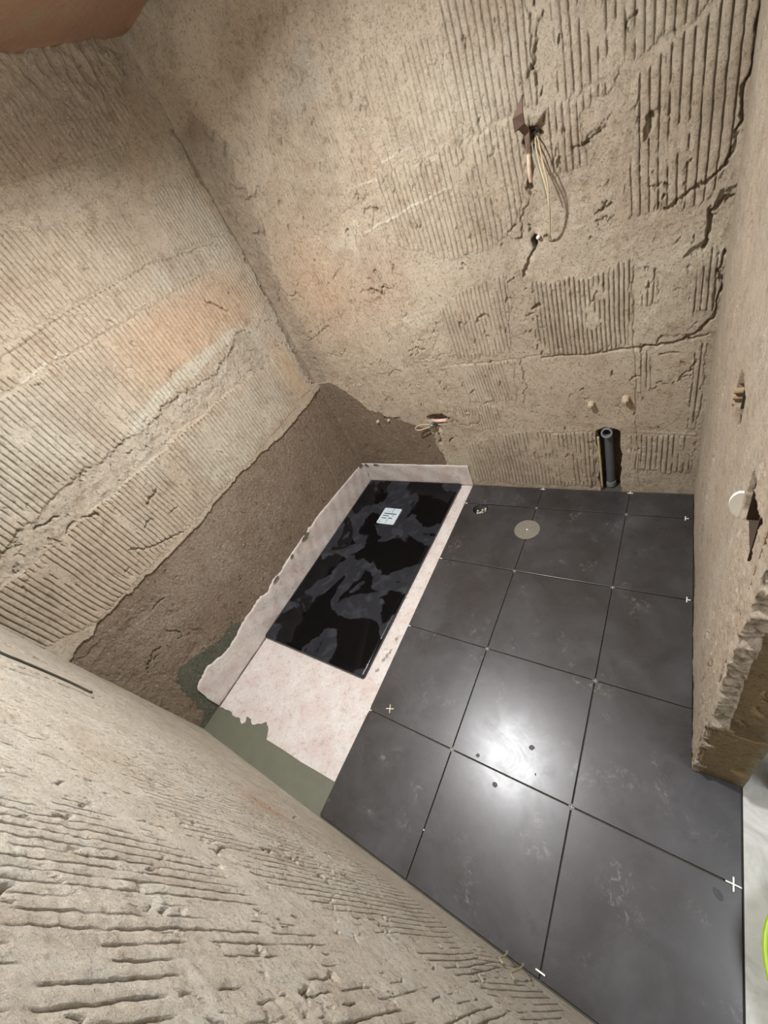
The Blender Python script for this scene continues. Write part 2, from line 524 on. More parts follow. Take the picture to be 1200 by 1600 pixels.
bp.append(dict(p=[(-0.88, 0.88), (-0.40, 0.92), (-0.42, 1.15), (-0.86, 1.12)], k=13, period=0.016, brk=0.40, depth=0.003))
bp.append(dict(p=[(-0.30, 0.64), (-0.06, 0.62), (-0.02, 0.845), (-0.30, 0.855)], k=14, period=0.016, brk=0.22, ang=0.10))
bp.append(dict(p=[(-0.42, 0.46), (-0.20, 0.44), (-0.12, 0.60), (-0.42, 0.60)], k=15, period=0.016, brk=0.30))
bp.append(dict(p=[(-0.42, 0.03), (0.29, 0.02), (0.29, 0.40), (-0.20, 0.41), (-0.42, 0.32)], k=16, period=0.020, brk=0.16, depth=0.008))
bp.append(dict(p=[(0.46, 0.17), (0.70, 0.13), (0.70, 0.35), (0.43, 0.37)], k=17, period=0.021, brk=0.18, depth=0.008))
bp.append(dict(p=[(0.48, 0.62), (0.52, 0.62), (0.52, 0.80), (0.48, 0.80)], k=18, period=0.019, brk=0.05))
bp.append(dict(p=[(0.66, 0.40), (0.70, 0.40), (0.70, 0.80), (0.66, 0.80)], k=19, period=0.019, brk=0.1))
for d in bp:
    m = B.poly(d.pop('p'), 0.8)
    k = d.pop('k')
    B.comb(m, k * 10, **d)
# old tile rows and the upright joint
for pts, w, h in (([(0.10, 0.83), (0.46, 0.815), (0.70, 0.83)], 0.005, -0.010), ([(-0.45, 0.865), (0.10, 0.845)], 0.004, -0.004),
                  ([(-0.12, 0.412), (0.29, 0.418)], 0.004, 0.003), ([(0.42, 0.40), (0.70, 0.365)], 0.004, 0.003),
                  ([(0.458, 1.13), (0.468, 0.82), (0.474, 0.45), (0.49, 0.04)], 0.003, -0.004)):
    B.H += h * (1 - sm(0.4, 1.1, B.dist(pts, 0.35) / w))
B.light_line([(-0.51, 1.707), (-0.42, 1.695)], 0.005, 0.003)
B.light_line([(-0.56, 1.55), (-0.33, 1.565), (-0.14, 1.57)], 0.005, 0.003)
B.light_line([(-0.37, 1.74), (-0.22, 1.735)], 0.004, 0.002)
B.light_line([(0.11, 0.395), (0.25, 0.398)], 0.003, 0.002, 0.4)
# smooth flattened pads and torn slabs
pad = B.poly([(0.55, 0.86), (0.67, 0.85), (0.70, 0.92), (0.69, 1.0), (0.66, 1.08), (0.56, 1.09), (0.54, 0.98), (0.50, 0.92)], 0.5)
B.H += pad * 0.004 - 0.0012 * pad * (np.cos(B.U * 2 * np.pi / 0.012) > 0.93)
slab1 = B.poly([(0.20, 1.66), (0.29, 1.66), (0.30, 1.80), (0.26, 2.0), (0.20, 2.0)], 0.7)
B.H -= slab1 * 0.003
chunk = B.poly([(0.60, 1.12), (0.74, 1.10), (0.74, 1.30), (0.68, 1.285), (0.665, 1.22), (0.66, 1.16)], 0.5)
B.H -= chunk * 0.010
lowr = B.poly([(-1.40, -0.1), (-0.62, -0.1), (-0.60, 0.20), (-0.62, 0.46), (-0.90, 0.585), (-1.02, 0.64), (-1.12, 0.78), (-1.20, 0.86), (-1.40, 0.88)], 0.7)
B.H -= lowr * 0.004
lowp = B.rect(-0.6, -0.1, 0.8, 0.42, 1.0)
# cracks
cr = [
 ([(-1.27, 2.0), (-1.25, 1.85), (-1.27, 1.70), (-1.25, 1.55), (-1.27, 1.40)], 0.006, 0.010),
 ([(-1.22, 1.45), (-1.17, 1.40), (-1.13, 1.42), (-1.08, 1.38)], 0.0045, 0.010),
 ([(-1.26, 1.22), (-1.2, 1.16), (-1.12, 1.17), (-1.02, 1.20)], 0.0045, 0.010),
 ([(-1.1, 1.05), (-1.03, 1.02), (-0.98, 1.05)], 0.004, 0.010),
 ([(-0.75, 0.86), (-0.70, 0.88), (-0.66, 0.86)], 0.004, 0.012),
 ([(-1.19, 2.13), (-1.14, 2.10), (-1.10, 2.12), (-1.09, 2.05), (-1.15, 2.02)], 0.006, 0.014),
 ([(-1.15, 1.86), (-1.08, 1.84), (-1.03, 1.87), (-1.0, 1.83)], 0.006, 0.014),
 ([(-1.20, 1.74), (-1.14, 1.70), (-1.10, 1.73)], 0.006, 0.014),
 ([(-1.20, 2.0), (-1.16, 1.92), (-1.12, 1.90), (-1.10, 1.82)], 0.004, 0.010),
 ([(-0.64, 1.31), (-0.60, 1.295), (-0.56, 1.31), (-0.53, 1.295)], 0.006, 0.020),
 ([(-0.54, 1.62), (-0.50, 1.625), (-0.46, 1.60)], 0.005, 0.014),
 ([(-0.52, 1.55), (-0.48, 1.60), (-0.44, 1.605)], 0.004, 0.010),
 ([(-0.72, 1.34), (-0.66, 1.31), (-0.62, 1.315)], 0.0035, 0.008),
 ([(0.20, 1.72), (0.205, 1.78), (0.225, 1.84), (0.25, 1.86)], 0.004, 0.010),
 ([(0.715, 1.80), (0.712, 1.60), (0.715, 1.45), (0.69, 1.35), (0.62, 1.30), (0.56, 1.275)], 0.006, 0.016),
 ([(0.725, 1.27), (0.685, 1.268), (0.672, 1.22), (0.674, 1.18), (0.655, 1.13)], 0.006, 0.018),
 ([(0.71, 1.12), (0.712, 1.0), (0.705, 0.93), (0.69, 0.86), (0.62, 0.83), (0.50, 0.815)], 0.006, 0.016),
 ([(0.50, 1.35), (0.53, 1.36), (0.55, 1.345)], 0.005, 0.012),
 ([(0.07, 1.34), (0.095, 1.36), (0.10, 1.40), (0.13, 1.43)], 0.005, 0.010),
 ([(0.135, 1.30), (0.10, 1.26), (0.09, 1.22), (0.085, 1.19)], 0.009, 0.020),
 ([(0.30, 1.54), (0.34, 1.535), (0.355, 1.55), (0.38, 1.55)], 0.006, 0.014),
 ([(0.35, 1.56), (0.37, 1.565), (0.39, 1.55)], 0.005, 0.010),
 ([(0.36, 1.32), (0.38, 1.33), (0.385, 1.35)], 0.005, 0.012),
 ([(0.35, 1.29), (0.37, 1.30), (0.40, 1.31)], 0.004, 0.010),
 ([(0.49, 1.04), (0.52, 1.06), (0.53, 1.10)], 0.005, 0.010),
 ([(-0.16, 1.065), (-0.13, 1.07), (-0.11, 1.06)], 0.006, 0.016),
 ([(-0.25, 1.05), (-0.21, 1.05)], 0.005, 0.010),
 ([(-0.55, 0.99), (-0.50, 1.0), (-0.47, 0.99)], 0.005, 0.010),
 ([(-0.60, 0.93), (-0.45, 0.93), (-0.30, 0.93)], 0.003, 0.004),
 ([(0.0, 0.86), (0.0, 0.70), (-0.02, 0.60)], 0.004, 0.008),
 ([(-0.46, 0.53), (-0.40, 0.50), (-0.34, 0.49), (-0.28, 0.52), (-0.275, 0.56)], 0.0035, 0.008),
 ([(0.24, 0.64), (0.26, 0.66)], 0.004, 0.010), ([(0.395, 0.585), (0.425, 0.60)], 0.004, 0.010),
 ([(0.30, 0.60), (0.27, 0.59)], 0.003, 0.006), ([(0.62, 0.66), (0.66, 0.69), (0.67, 0.74)], 0.005, 0.010),
 ([(0.55, 0.645), (0.60, 0.65), (0.65, 0.65)], 0.004, 0.010), ([(0.56, 0.78), (0.60, 0.785)], 0.005, 0.010),
]
rg = random.Random(5)
for _ in range(380):       # chips and nicks left by the chisel
    u = rg.uniform(-1.25, 0.70); v = rg.uniform(0.1, 2.1); a = rg.gauss(0.7, 0.5); l = rg.uniform(0.006, 0.03)
    cr.append(([(u, v), (u + l * math.cos(a), v + l * math.sin(a))], rg.uniform(0.002, 0.0046), rg.uniform(0.004, 0.014)))
for pts, w, dp in cr:
    u0 = min(p[0] for p in pts) - 0.05; u1 = max(p[0] for p in pts) + 0.05
    v0 = min(p[1] for p in pts) - 0.05; v1 = max(p[1] for p in pts) + 0.05
    i0, i1 = np.searchsorted(B.us, [u0, u1]); j0, j1 = np.searchsorted(B.vs, [v0, v1])
    x = B.WU[i0:i1, j0:j1]; y = B.WV[i0:i1, j0:j1]
    d = np.full(x.shape, 9.0)
    for (x0, y0), (x1, y1) in zip(pts[:-1], pts[1:]):
        L2 = (x1 - x0) ** 2 + (y1 - y0) ** 2 + 1e-12
        t = np.clip(((x - x0) * (x1 - x0) + (y - y0) * (y1 - y0)) / L2, 0, 1)
        d = np.minimum(d, np.hypot(x - x0 - t * (x1 - x0), y - y0 - t * (y1 - y0)))
    B.H[i0:i1, j0:j1] -= dp * (1 - sm(0.35 * w, w, d))
B.pit(0.178, 1.605, 0.024, 0.028, 0.035)
B.pit(0.158, 1.490, 0.010, 0.030, 0.030)
B.pit(0.150, 1.460, 0.008, 0.030, 0.020, 0.3)
B.pit(0.140, 1.315, 0.013, 0.024, 0.045, -0.4)
B.pit(0.185, 1.300, 0.010, 0.010, 0.012)
B.pit(0.122, 1.908, 0.004, 0.005, 0.012)
B.pit(0.505, 1.50, 0.012, 0.034, 0.016, -0.3)
B.pit(0.535, 1.525, 0.030, 0.016, 0.006)
B.pit(0.345, 1.535, 0.014, 0.010, 0.012)
B.pit(0.105, 1.070, 0.020, 0.012, 0.018)
B.pit(-0.545, 0.548, 0.060, 0.034, 0.055, 0.0, 0.7)
B.pit(-0.560, 0.480, 0.018, 0.035, 0.030)
B.pit(-0.575, 0.400, 0.010, 0.050, 0.016)
B.pit(-0.50, 0.375, 0.022, 0.008, 0.016, 0.5)
B.pit(-0.475, 0.545, 0.008, 0.012, 0.020)
B.pit(-0.835, 0.560, 0.028, 0.010, 0.012)
B.pit(-0.92, 0.56, 0.010, 0.014, 0.010)
B.pit(-1.215, 1.66, 0.012, 0.06, 0.012)
# chase for the drain pipe
ch = B.poly([(0.308, -0.1), (0.403, -0.1), (0.408, 0.15), (0.410, 0.36), (0.402, 0.405), (0.375, 0.418), (0.345, 0.425), (0.312, 0.408), (0.304, 0.395)], 0.45)
B.H = np.where(ch > 0.5, -0.085, B.H)
side = B.poly([(0.265, 0.0), (0.305, 0.0), (0.303, 0.36), (0.27, 0.33), (0.285, 0.2)], 0.8)
B.H -= 0.006 * side
# plaster colours, with shade painted into the chase and holes
g1 = B.fbm(0.5, 21, 3); g2 = B.fbm(0.25, 22, 3)
B.tint(sm(0.0, 0.5, g1), (203, 190, 166), 0.8)
B.tint(sm(0.1, 0.5, g2), (170, 152, 130), 0.5)
B.tint(np.exp(-((B.U + 0.95) / 0.22) ** 2 - ((B.V - 1.40) / 0.25) ** 2), (206, 172, 140), 0.75)
B.tint(np.exp(-((B.U + 0.60) / 0.20) ** 2 - ((B.V - 1.28) / 0.15) ** 2), (200, 170, 142), 0.6)
B.tint(B.rect(-0.78, 1.52, -0.58, 1.58, 1.8), (218, 208, 184), 0.35)
B.tint(sm(0.3, -0.2, B.V) * (1 - lowr), (172, 152, 126), 0.6)
B.tint(lowr, (126, 106, 86), 0.9)
B.tint(np.exp(-((B.U - 0.62) / 0.03) ** 2 - ((B.V - 0.72) / 0.02) ** 2), (178, 138, 112), 0.7)
B.tint(B.rect(-1.4, 2.0, -0.5, 2.6, 1.0) * sm(0.0, 0.4, B.fbm(0.2, 25, 3)), (176, 168, 152), 0.6)
cgap = B.poly([(-1.40, 0.86), (-1.24, 0.88), (-1.20, 1.2), (-1.22, 1.5), (-1.12, 1.7), (-1.10, 2.1), (-1.2, 2.2), (-1.40, 2.2)], 1.4)
B.tint(cgap, (160, 144, 124), 0.55)
B.H += cgap * (-0.003 + 0.004 * B.ridged(0.04, 71))
# build-up in the corner with the left wall
B.H += 0.012 * np.exp(-((B.U - XL) / 0.02) ** 2) * (1 + 0.5 * B.n(0.05, 0.08, 60))
B.tint(ch, (120, 98, 76), 1.0)  # chase interior coloured darker, shade painted in
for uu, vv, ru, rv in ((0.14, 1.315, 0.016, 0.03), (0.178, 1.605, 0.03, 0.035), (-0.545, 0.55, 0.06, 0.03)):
    B.tint(np.exp(-(((B.U - uu) / ru) ** 2 + ((B.V - vv) / rv) ** 2) ** 2), (120, 98, 76), 0.9)  # deep holes coloured darker as painted shade
wb = wall_mesh('wall_back', B, lambda U, V, H: (U, YB - H, V), flip=False)
structure(wb, 'back wall stripped to combed adhesive with chiselled holes', 'wall')

# ---- left wall: u = y, v = z, relief towards +x
L = Wall(axis((YN - 0.03, YB + 0.03, 0.0020)), axis((-0.02, 2.2, 0.0050), (2.2, 2.52, 0.008)), 2)
L.H += 0.0025 * L.fbm(0.40, 2) + 0.0010 * L.fbm(0.09, 3)
low = L.V + 0.5 * (L.WV - L.V) < (0.83 + 0.012 * np.sin(L.U * 7))
up = ~low
Lr = sm(-0.1, 0.4, L.fbm(0.2, 4, 3))
L.H += np.where(low, 0.0018 * L.ridged(0.020, 8, 4) + 0.0022 * L.fbm(0.010, 9, 3, 0.8), (0.0006 + 0.0012 * Lr) * L.ridged(0.03, 5))
L.H += np.where(up, 0.009, 0.0)
P = L.poly
edge = [(-1.85, 1.27), (-1.61, 1.30), (-1.45, 1.328), (-1.35, 1.344), (-1.23, 1.348), (-1.055, 1.34), (-0.867, 1.331), (-0.731, 1.347), (-0.574, 1.335), (-0.40, 1.33), (-0.25, 1.36), (-0.206, 1.39), (-0.129, 1.40), (-0.083, 1.366)]
# row 0.83 - 1.21
L.comb(P([(-1.80, 0.95), (-1.62, 0.86), (-0.50, 0.86), (-0.08, 0.88), (-0.10, 1.15), (-0.25, 1.20), (-1.80, 1.205)], 0.35), 10, period=0.0215, depth=0.0090, brk=0.08, w=0.0026)
L.comb(P([(-0.06, 0.90), (0.10, 0.90), (0.10, 1.15), (-0.05, 1.2)], 0.4), 20, period=0.018, depth=0.002, brk=0.40)
# row above the torn band
L.comb(P(edge[::1] + [(-0.09, 1.69), (-1.80, 1.69)], 0.6), 30, period=0.0220, depth=0.0090, brk=0.08, w=0.0026)
L.comb(P([(-0.05, 1.35), (0.16, 1.45), (0.16, 1.75), (-0.05, 1.75)], 0.4), 40, period=0.019, depth=0.0035, brk=0.22)
L.comb(P([(-1.80, 1.715), (0.12, 1.69), (0.14, 1.78), (-0.4, 1.825), (-1.80, 1.79)], 0.3), 50, period=0.0225, depth=0.0090, brk=0.06, w=0.0026)
L.comb(P([(-1.80, 1.81), (-0.5, 1.835), (-0.32, 1.83), (-0.32, 2.0), (-0.8, 2.1), (-1.80, 2.1)], 0.5), 60, period=0.021, depth=0.0085, brk=0.12, w=0.0026)
L.comb(P([(-0.22, 1.82), (0.13, 1.80), (0.13, 2.06), (-0.1, 2.04), (-0.2, 1.95)], 0.5), 70, period=0.018, depth=0.008, brk=0.10)
L.comb(P([(-1.5, 2.14), (-0.2, 2.14), (0.0, 2.3), (-0.1, 2.40), (-1.5, 2.45)], 0.6), 80, period=0.024, depth=0.004, brk=0.30)
torn = P(edge + [(-0.10, 1.16), (-0.22, 1.20), (-0.562, 1.20), (-0.707, 1.215), (-1.08, 1.202), (-1.85, 1.213)], 0.9)
L.H += torn * (-0.006 + 0.0050 * L.ridged(0.045, 12) + 0.0015 * L.fbm(0.012, 13, 2))
torn2 = P([(-0.65, 2.02), (-0.60, 2.02), (-0.50, 2.07), (-0.30, 2.08), (0.0, 2.07), (0.1, 2.12), (0.05, 2.3), (-0.2, 2.16), (-0.62, 2.13)], 0.8)
L.H += torn2 * (-0.004 + 0.003 * L.ridged(0.04, 14))
chip = L.rect(-1.0, 2.34, 0.05, 2.52, 2.4)
L.H += chip * (0.014 * L.ridged(0.05, 17) + 0.004)
# pieces that broke away low down towards the near corner
br = P([(-1.80, -0.1), (-1.55, -0.1), (-1.42, 0.28), (-1.42, 0.60), (-1.44, 0.78), (-1.80, 0.80)], 0.8)
L.H += br * (-0.003 + 0.005 * L.ridged(0.06, 15))
for pts, w, h in (([(-1.80, 1.213), (-1.08, 1.204), (-0.56, 1.20)], 0.004, 0.003), ([(-1.80, 1.705), (-1.0, 1.708), (-0.45, 1.712), (0.12, 1.68)], 0.004, 0.002),
                  ([(-1.10, 1.79), (-0.8, 1.81), (-0.38, 1.827), (-0.1, 1.79), (0.12, 1.78)], 0.004, -0.006),
                  ([(-1.80, 1.24), (-1.61, 1.30), (-1.50, 1.325)], 0.004, -0.008), ([(-0.055, 0.86), (-0.06, 1.15), (-0.05, 1.5), (-0.06, 1.62)], 0.0045, -0.004),
                  ([(-1.435, 0.0), (-1.43, 0.84), (-1.44, 0.95)], 0.004, -0.003), ([(-0.12, 0.0), (-0.09, 0.83)], 0.006, 0.004),
                  ([(-0.93, 0.2), (-0.96, 0.5)], 0.010, 0.004)):
    L.H += h * (1 - sm(0.4, 1.1, L.dist(pts, 0.35) / w))
L.light_line([(-1.11, 1.702), (-1.0, 1.707)], 0.006, 0.003)
L.light_line([(-0.955, 1.708), (-0.91, 1.709)], 0.006, 0.003)
L.light_line([(-0.55, 1.712), (-0.50, 1.714)], 0.005, 0.003)
lc = [([(-1.12, 1.08), (-1.08, 1.075), (-1.06, 1.10)], 0.007, 0.018), ([(-1.20, 1.01), (-1.16, 1.02), (-1.15, 1.0)], 0.006, 0.014), ([(-1.32, 0.98), (-1.28, 0.94), (-1.20, 0.90), (-1.12, 0.855)], 0.005, 0.014),
      ([(-1.35, 1.20), (-1.30, 1.19), (-1.28, 1.17)], 0.007, 0.016), ([(-1.47, 1.30), (-1.43, 1.29), (-1.38, 1.28)], 0.007, 0.016), ([(-1.42, 1.21), (-1.38, 1.22)], 0.006, 0.014),
      ([(-0.21, 1.60), (-0.17, 1.53), (-0.14, 1.50)], 0.006, 0.016), ([(-1.46, 0.70), (-1.40, 0.69)], 0.007, 0.014), ([(-1.5, 0.55), (-1.48, 0.5)], 0.006, 0.012),
      ([(-1.7, 0.5), (-1.62, 0.55), (-1.58, 0.53)], 0.006, 0.012), ([(0.10, 1.20), (0.13, 1.10)], 0.005, 0.010), ([(0.04, 1.25), (0.06, 1.18)], 0.004, 0.010), ([(-0.62, 1.42), (-0.60, 1.44)], 0.006, 0.012)]
rg = random.Random(9)
for _ in range(260):
    u = rg.uniform(-1.75, 0.12); v = rg.choice([rg.uniform(0.05, 0.8), rg.uniform(0.85, 2.1), rg.uniform(1.2, 1.36)]); a = rg.gauss(0.4, 0.6); l = rg.uniform(0.006, 0.028)
    lc.append(([(u, v), (u + l * math.cos(a), v + l * math.sin(a))], rg.uniform(0.002, 0.0042), rg.uniform(0.004, 0.011)))
def carve(W, items):
    for pts, w, dp in items:
        u0 = min(p[0] for p in pts) - 0.05; u1 = max(p[0] for p in pts) + 0.05
        v0 = min(p[1] for p in pts) - 0.05; v1 = max(p[1] for p in pts) + 0.05
        i0, i1 = np.searchsorted(W.us, [u0, u1]); j0, j1 = np.searchsorted(W.vs, [v0, v1])
        x = W.WU[i0:i1, j0:j1]; y = W.WV[i0:i1, j0:j1]
        if x.size == 0: continue
        d = np.full(x.shape, 9.0)
        for (x0, y0), (x1, y1) in zip(pts[:-1], pts[1:]):
            L2 = (x1 - x0) ** 2 + (y1 - y0) ** 2 + 1e-12
            t = np.clip(((x - x0) * (x1 - x0) + (y - y0) * (y1 - y0)) / L2, 0, 1)
            d = np.minimum(d, np.hypot(x - x0 - t * (x1 - x0), y - y0 - t * (y1 - y0)))
        W.H[i0:i1, j0:j1] -= dp * (1 - sm(0.35 * w, w, d))
gap = L.poly([(0.125, 0.90), (0.12, 1.10), (0.135, 1.30), (0.15, 1.35), (0.14, 1.55), (0.16, 1.70), (0.155, 1.90), (0.15, 2.2), (0.25, 2.2), (0.25, 0.88)], 0.9)
L.H += gap * (-0.009 + 0.003 * L.ridged(0.03, 33))
carve(L, lc)
g1 = L.fbm(0.5, 21, 3); g2 = L.fbm(0.22, 22, 3)
L.tint(sm(0.0, 0.5, g1), (200, 190, 170), 0.8)
L.tint(sm(0.1, 0.5, g2), (176, 160, 138), 0.5)
warm = np.exp(-((L.U + 0.35) / 0.40) ** 4 - ((L.V - 1.55) / 0.14) ** 4)
L.tint(warm, (206, 172, 138), 0.85)
white = P([(-1.0, 1.335), (-0.15, 1.405), (-0.15, 1.43), (-0.50, 1.44), (-0.80, 1.40)], 0.5)
L.tint(white, (212, 208, 188), 0.55)
L.tint(P([(-0.85, 0.87), (-0.12, 0.90), (-0.14, 1.14), (-0.80, 1.18)], 2.0), (204, 200, 182), 0.35)
L.tint(np.exp(-((L.U - 0.02) / 0.06) ** 2 - ((L.V - 1.05) / 0.22) ** 4), (206, 178, 144), 0.8)
L.tint(torn, (184, 172, 152), 0.7)
L.tint(gap, (150, 134, 114), 0.7)
L.tint(low.astype(float), (134, 114, 94), 0.92)
L.tint(low * sm(-0.1, 0.5, L.fbm(0.3, 31, 3)) * sm(0.0, -1.4, L.U), (158, 142, 122), 0.6)
L.tint(np.exp(-((L.U + 0.5) / 0.5) ** 2 - ((L.V - 2.3) / 0.16) ** 2), (150, 134, 116), 0.5)  # top band darkened, paints the shade above the lamp's reach
coat = P([(-1.24, -0.1), (-1.24, 0.20), (-1.30, 0.25), (-1.397, 0.262), (-1.51, 0.331), (-1.60, 0.37), (-1.673, 0.333), (-1.70, 0.235), (-1.728, 0.083), (-1.77, 0.03), (-1.83, 0.0), (-1.83, -0.1)], 0.9)
L.H = np.where(coat > 0.5, 0.25 * L.H + 0.0008, L.H)
L.tint(coat, (98, 99, 84), 1.0)
# keep the foot of the wall calm where the fleece is glued
foot = sm(0.26, 0.20, L.V) * sm(-1.72, -1.66, L.U)
L.H *= (1 - 0.85 * foot)
wl = wall_mesh('wall_left', L, lambda U, V, H: (XL + H, U, V), flip=True)
structure(wl, 'left wall with combed adhesive above a dark bare render band', 'wall')

# ---- near wall: u = x, v = z, relief towards +y
F = Wall(axis((XL - 0.03, -0.6, 0.0030), (-0.6, -0.15, 0.0015), (-0.15, 0.60, 0.0011), (0.60, 1.0, 0.006)), axis((-0.02, 1.65, 0.0042), (1.65, 2.52, 0.012)), 3)
F.H += 0.003 * F.fbm(0.40, 2) + 0.0006 * F.fbm(0.08, 3)
Fr = sm(-0.1, 0.4, F.fbm(0.2, 4, 3))
hi = sm(0.30, 0.60, F.V + 0.25 * F.fbm(0.3, 7, 2) - 0.25 * (F.U < -0.5))
F.H += (0.0003 + (0.0004 + 0.0014 * Fr) * hi) * F.ridged(0.024, 5, 4) + 0.0009 * hi * F.fbm(0.010, 6, 3, 0.8)
F.comb(P.__self__ and F.poly([(-0.50, 0.92), (-0.38, 0.60), (-0.16, 0.36), (0.10, 0.22), (0.40, 0.22), (0.42, 0.55), (0.24, 0.86), (0.10, 1.10), (-0.06, 1.16), (-0.34, 1.10)], 0.9), 10, period=0.0185, depth=0.0085, brk=0.12, w=0.0017, lift=0.0006, wob=0.002)
F.comb(F.poly([(0.10, 1.19), (0.22, 1.12), (0.36, 0.95), (0.46, 0.62), (0.62, 0.10), (0.75, 0.5), (0.75, 1.65), (-0.2, 1.65), (0.0, 1.35)], 0.9), 20, period=0.0190, depth=0.0095, brk=0.25, w=0.0015, lift=0.0006, wob=0.002)
F.comb(F.poly([(0.30, 0.10), (0.52, 0.08), (0.56, 0.40), (0.46, 0.60), (0.38, 0.50)], 0.9), 30, period=0.019, depth=0.009, ang=0.12, brk=0.22, w=0.0019, lift=0.0008, wob=0.003)
fc = [([(-0.72, 1.40), (-0.73, 1.2), (-0.76, 1.06), (-0.775, 0.985), (-0.755, 0.97)], 0.007, 0.016),
      ([(-0.60, 1.40), (-0.63, 1.25), (-0.66, 1.18)], 0.006, 0.012),
      ([(-0.98, 1.40), (-1.0, 1.0), (-1.02, 0.85)], 0.012, 0.010),
      ([(-0.88, 0.95), (-0.84, 0.86)], 0.004, 0.008), ([(-0.60, 0.80), (-0.62, 0.60)], 0.003, 0.006),
      ([(-0.62, 0.15), (-0.60, 0.20), (-0.56, 0.24)], 0.004, 0.007), ([(-0.30, 0.30), (-0.28, 0.40)], 0.006, 0.008), ([(0.03, 0.90), (0.05, 0.80)], 0.007, 0.012)]
rg = random.Random(12)
for _ in range(620):
    u = rg.uniform(-0.75, 0.52); v = rg.uniform(0.45, 1.52); a = rg.gauss(1.3, 0.6); l = rg.choice([rg.uniform(0.002, 0.012), rg.uniform(0.006, 0.03)])
    fc.append(([(u, v), (u + l * math.cos(a), v + l * math.sin(a))], rg.uniform(0.0014, 0.0042), rg.uniform(0.003, 0.012)))
carve(F, fc)
g1 = F.fbm(0.5, 21, 3); g2 = F.fbm(0.2, 22, 3)
F.C[:] = np.array(pig(212, 199, 178)[:3])
F.tint(sm(0.0, 0.5, g1), (220, 210, 190), 0.8)
F.tint(sm(0.1, 0.5, g2), (196, 180, 156), 0.5)
F.tint(sm(0.1, 0.4, F.fbm(0.07, 27, 4, 0.75)) * hi, (216, 212, 198), 0.35)
F.tint(np.exp(-((F.U + 0.28) / 0.09) ** 2 - ((F.V - 0.55) / 0.12) ** 2), (206, 170, 138), 0.8)
wf = wall_mesh('wall_front', F, lambda U, V, H: (U, YN + H, V), flip=True)
structure(wf, 'near wall with broken rows of comb marks, closest to the viewer', 'wall')

# ---- right wall: u = y, v = z, relief towards -x, its free end wraps round to the masonry
yy = axis((YJ, YB + 0.03, 0.005))
R_ = Wall(yy, axis((-0.005, 1.5, 0.0032), (1.5, 2.52, 0.010)), 4)
R_.H += 0.004 * R_.fbm(0.35, 2, 4, 0.55, 2.5) + 0.002 * R_.fbm(0.06, 3, 3, 0.6, 4.0)
R_.H += 0.0022 * R_.ridged(0.03, 5) * sm(-0.5, -0.95, R_.U + 0.15 * R_.n(0.2, 0.2, 8)) + 0.0008 * R_.fbm(0.012, 6, 2)
R_.comb(R_.poly([(-0.35, 0.2), (-0.02, 0.2), (-0.02, 1.7), (-0.30, 1.7)], 0.8), 10, period=0.021, depth=0.003, brk=0.38)
R_.crack([(-0.98, 0.55), (-0.90, 0.2)], 0.007, 0.010)
R_.crack([(-1.02, 0.40), (-0.98, 0.08)], 0.006, 0.012)
R_.crack([(-0.88, 0.62), (-0.80, 0.3)], 0.006, 0.008)
# sunk boxes for switch and socket
R_.pit(-0.605, 1.075, 0.050, 0.050, 0.040, 0, 0.3)
R_.H = np.where(R_.rect(-0.66, 1.03, -0.55, 1.12, 0.3) > 0, -0.045, R_.H)
R_.H = np.where(R_.rect(-1.03, 1.02, -0.90, 1.135, 0.3) > 0, -0.045, R_.H)
rgd = R_.poly([(-1.2, 0.0), (-1.0, 0.0), (-0.92, 1.0), (-0.95, 1.7), (-1.2, 1.7)], 1.2)
R_.H += rgd * (0.0035 * R_.ridged(0.025, 9))
R_.tint(sm(0.0, 0.5, R_.fbm(0.3, 21, 3, 0.55, 3)), (200, 178, 152), 0.8)
R_.tint(sm(0.1, 0.5, R_.fbm(0.2, 23, 3, 0.55, 3)), (202, 188, 166), 0.7)
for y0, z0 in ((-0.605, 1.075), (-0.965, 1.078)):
    R_.tint(np.exp(-(((R_.U - y0) / 0.06) ** 2 + ((R_.V - z0) / 0.055) ** 2) ** 3), (104, 82, 58), 0.85)  # box recesses coloured dark to paint their shade
# wrap-round columns
nw = 12
wob2 = vnoise(np.arange(nw + 1) * 1.0, R_.vs, 4.0, 0.016, 501); wob3 = vnoise(np.arange(nw + 1) * 1.0, R_.vs, 2.0, 0.008, 502)
ends = 0.022 * vnoise(np.array([0.0]), R_.vs, 0.1, 0.13, 88)[0] + 0.011 * vnoise(np.array([0.0]), R_.vs, 0.1, 0.035, 89)[0] + 0.004 * vnoise(np.array([0.0]), R_.vs, 0.1, 0.010, 90)[0]
ends = ends * np.clip(R_.vs / 0.15, 0, 1)
X = xr(R_.U) - R_.H; Y = R_.U.copy()
Y[:12] += ends[None, :] * np.linspace(1, 0, 12)[:, None]
X = np.maximum(X, 0.0)
hx = X[0]; hy = Y[0]
wx = [hx + 0.035 * (k / nw) + 0.001 * wob3[k] for k in range(nw, 0, -1)]
wy = [hy + 0.0028 * wob2[k] + 0.0025 * wob3[k] + (0.026 if k == nw else 0.006 * k / nw) for k in range(nw, 0, -1)]
Xf = np.vstack([np.array(wx), X]); Yf = np.vstack([np.array(wy), Y])
class _W: pass
W2 = _W()
W2.U = Xf; W2.V = np.vstack([R_.V[:nw], R_.V]); W2.H = Yf
W2.C = np.concatenate([np.repeat(R_.C[:1], nw, 0), R_.C], 0)
wr = wall_mesh('wall_right', W2, lambda U, V, H: (U, H, V), flip=False)
structure(wr, 'right wall stub seen edge-on with a crumbling plaster edge', 'wall')
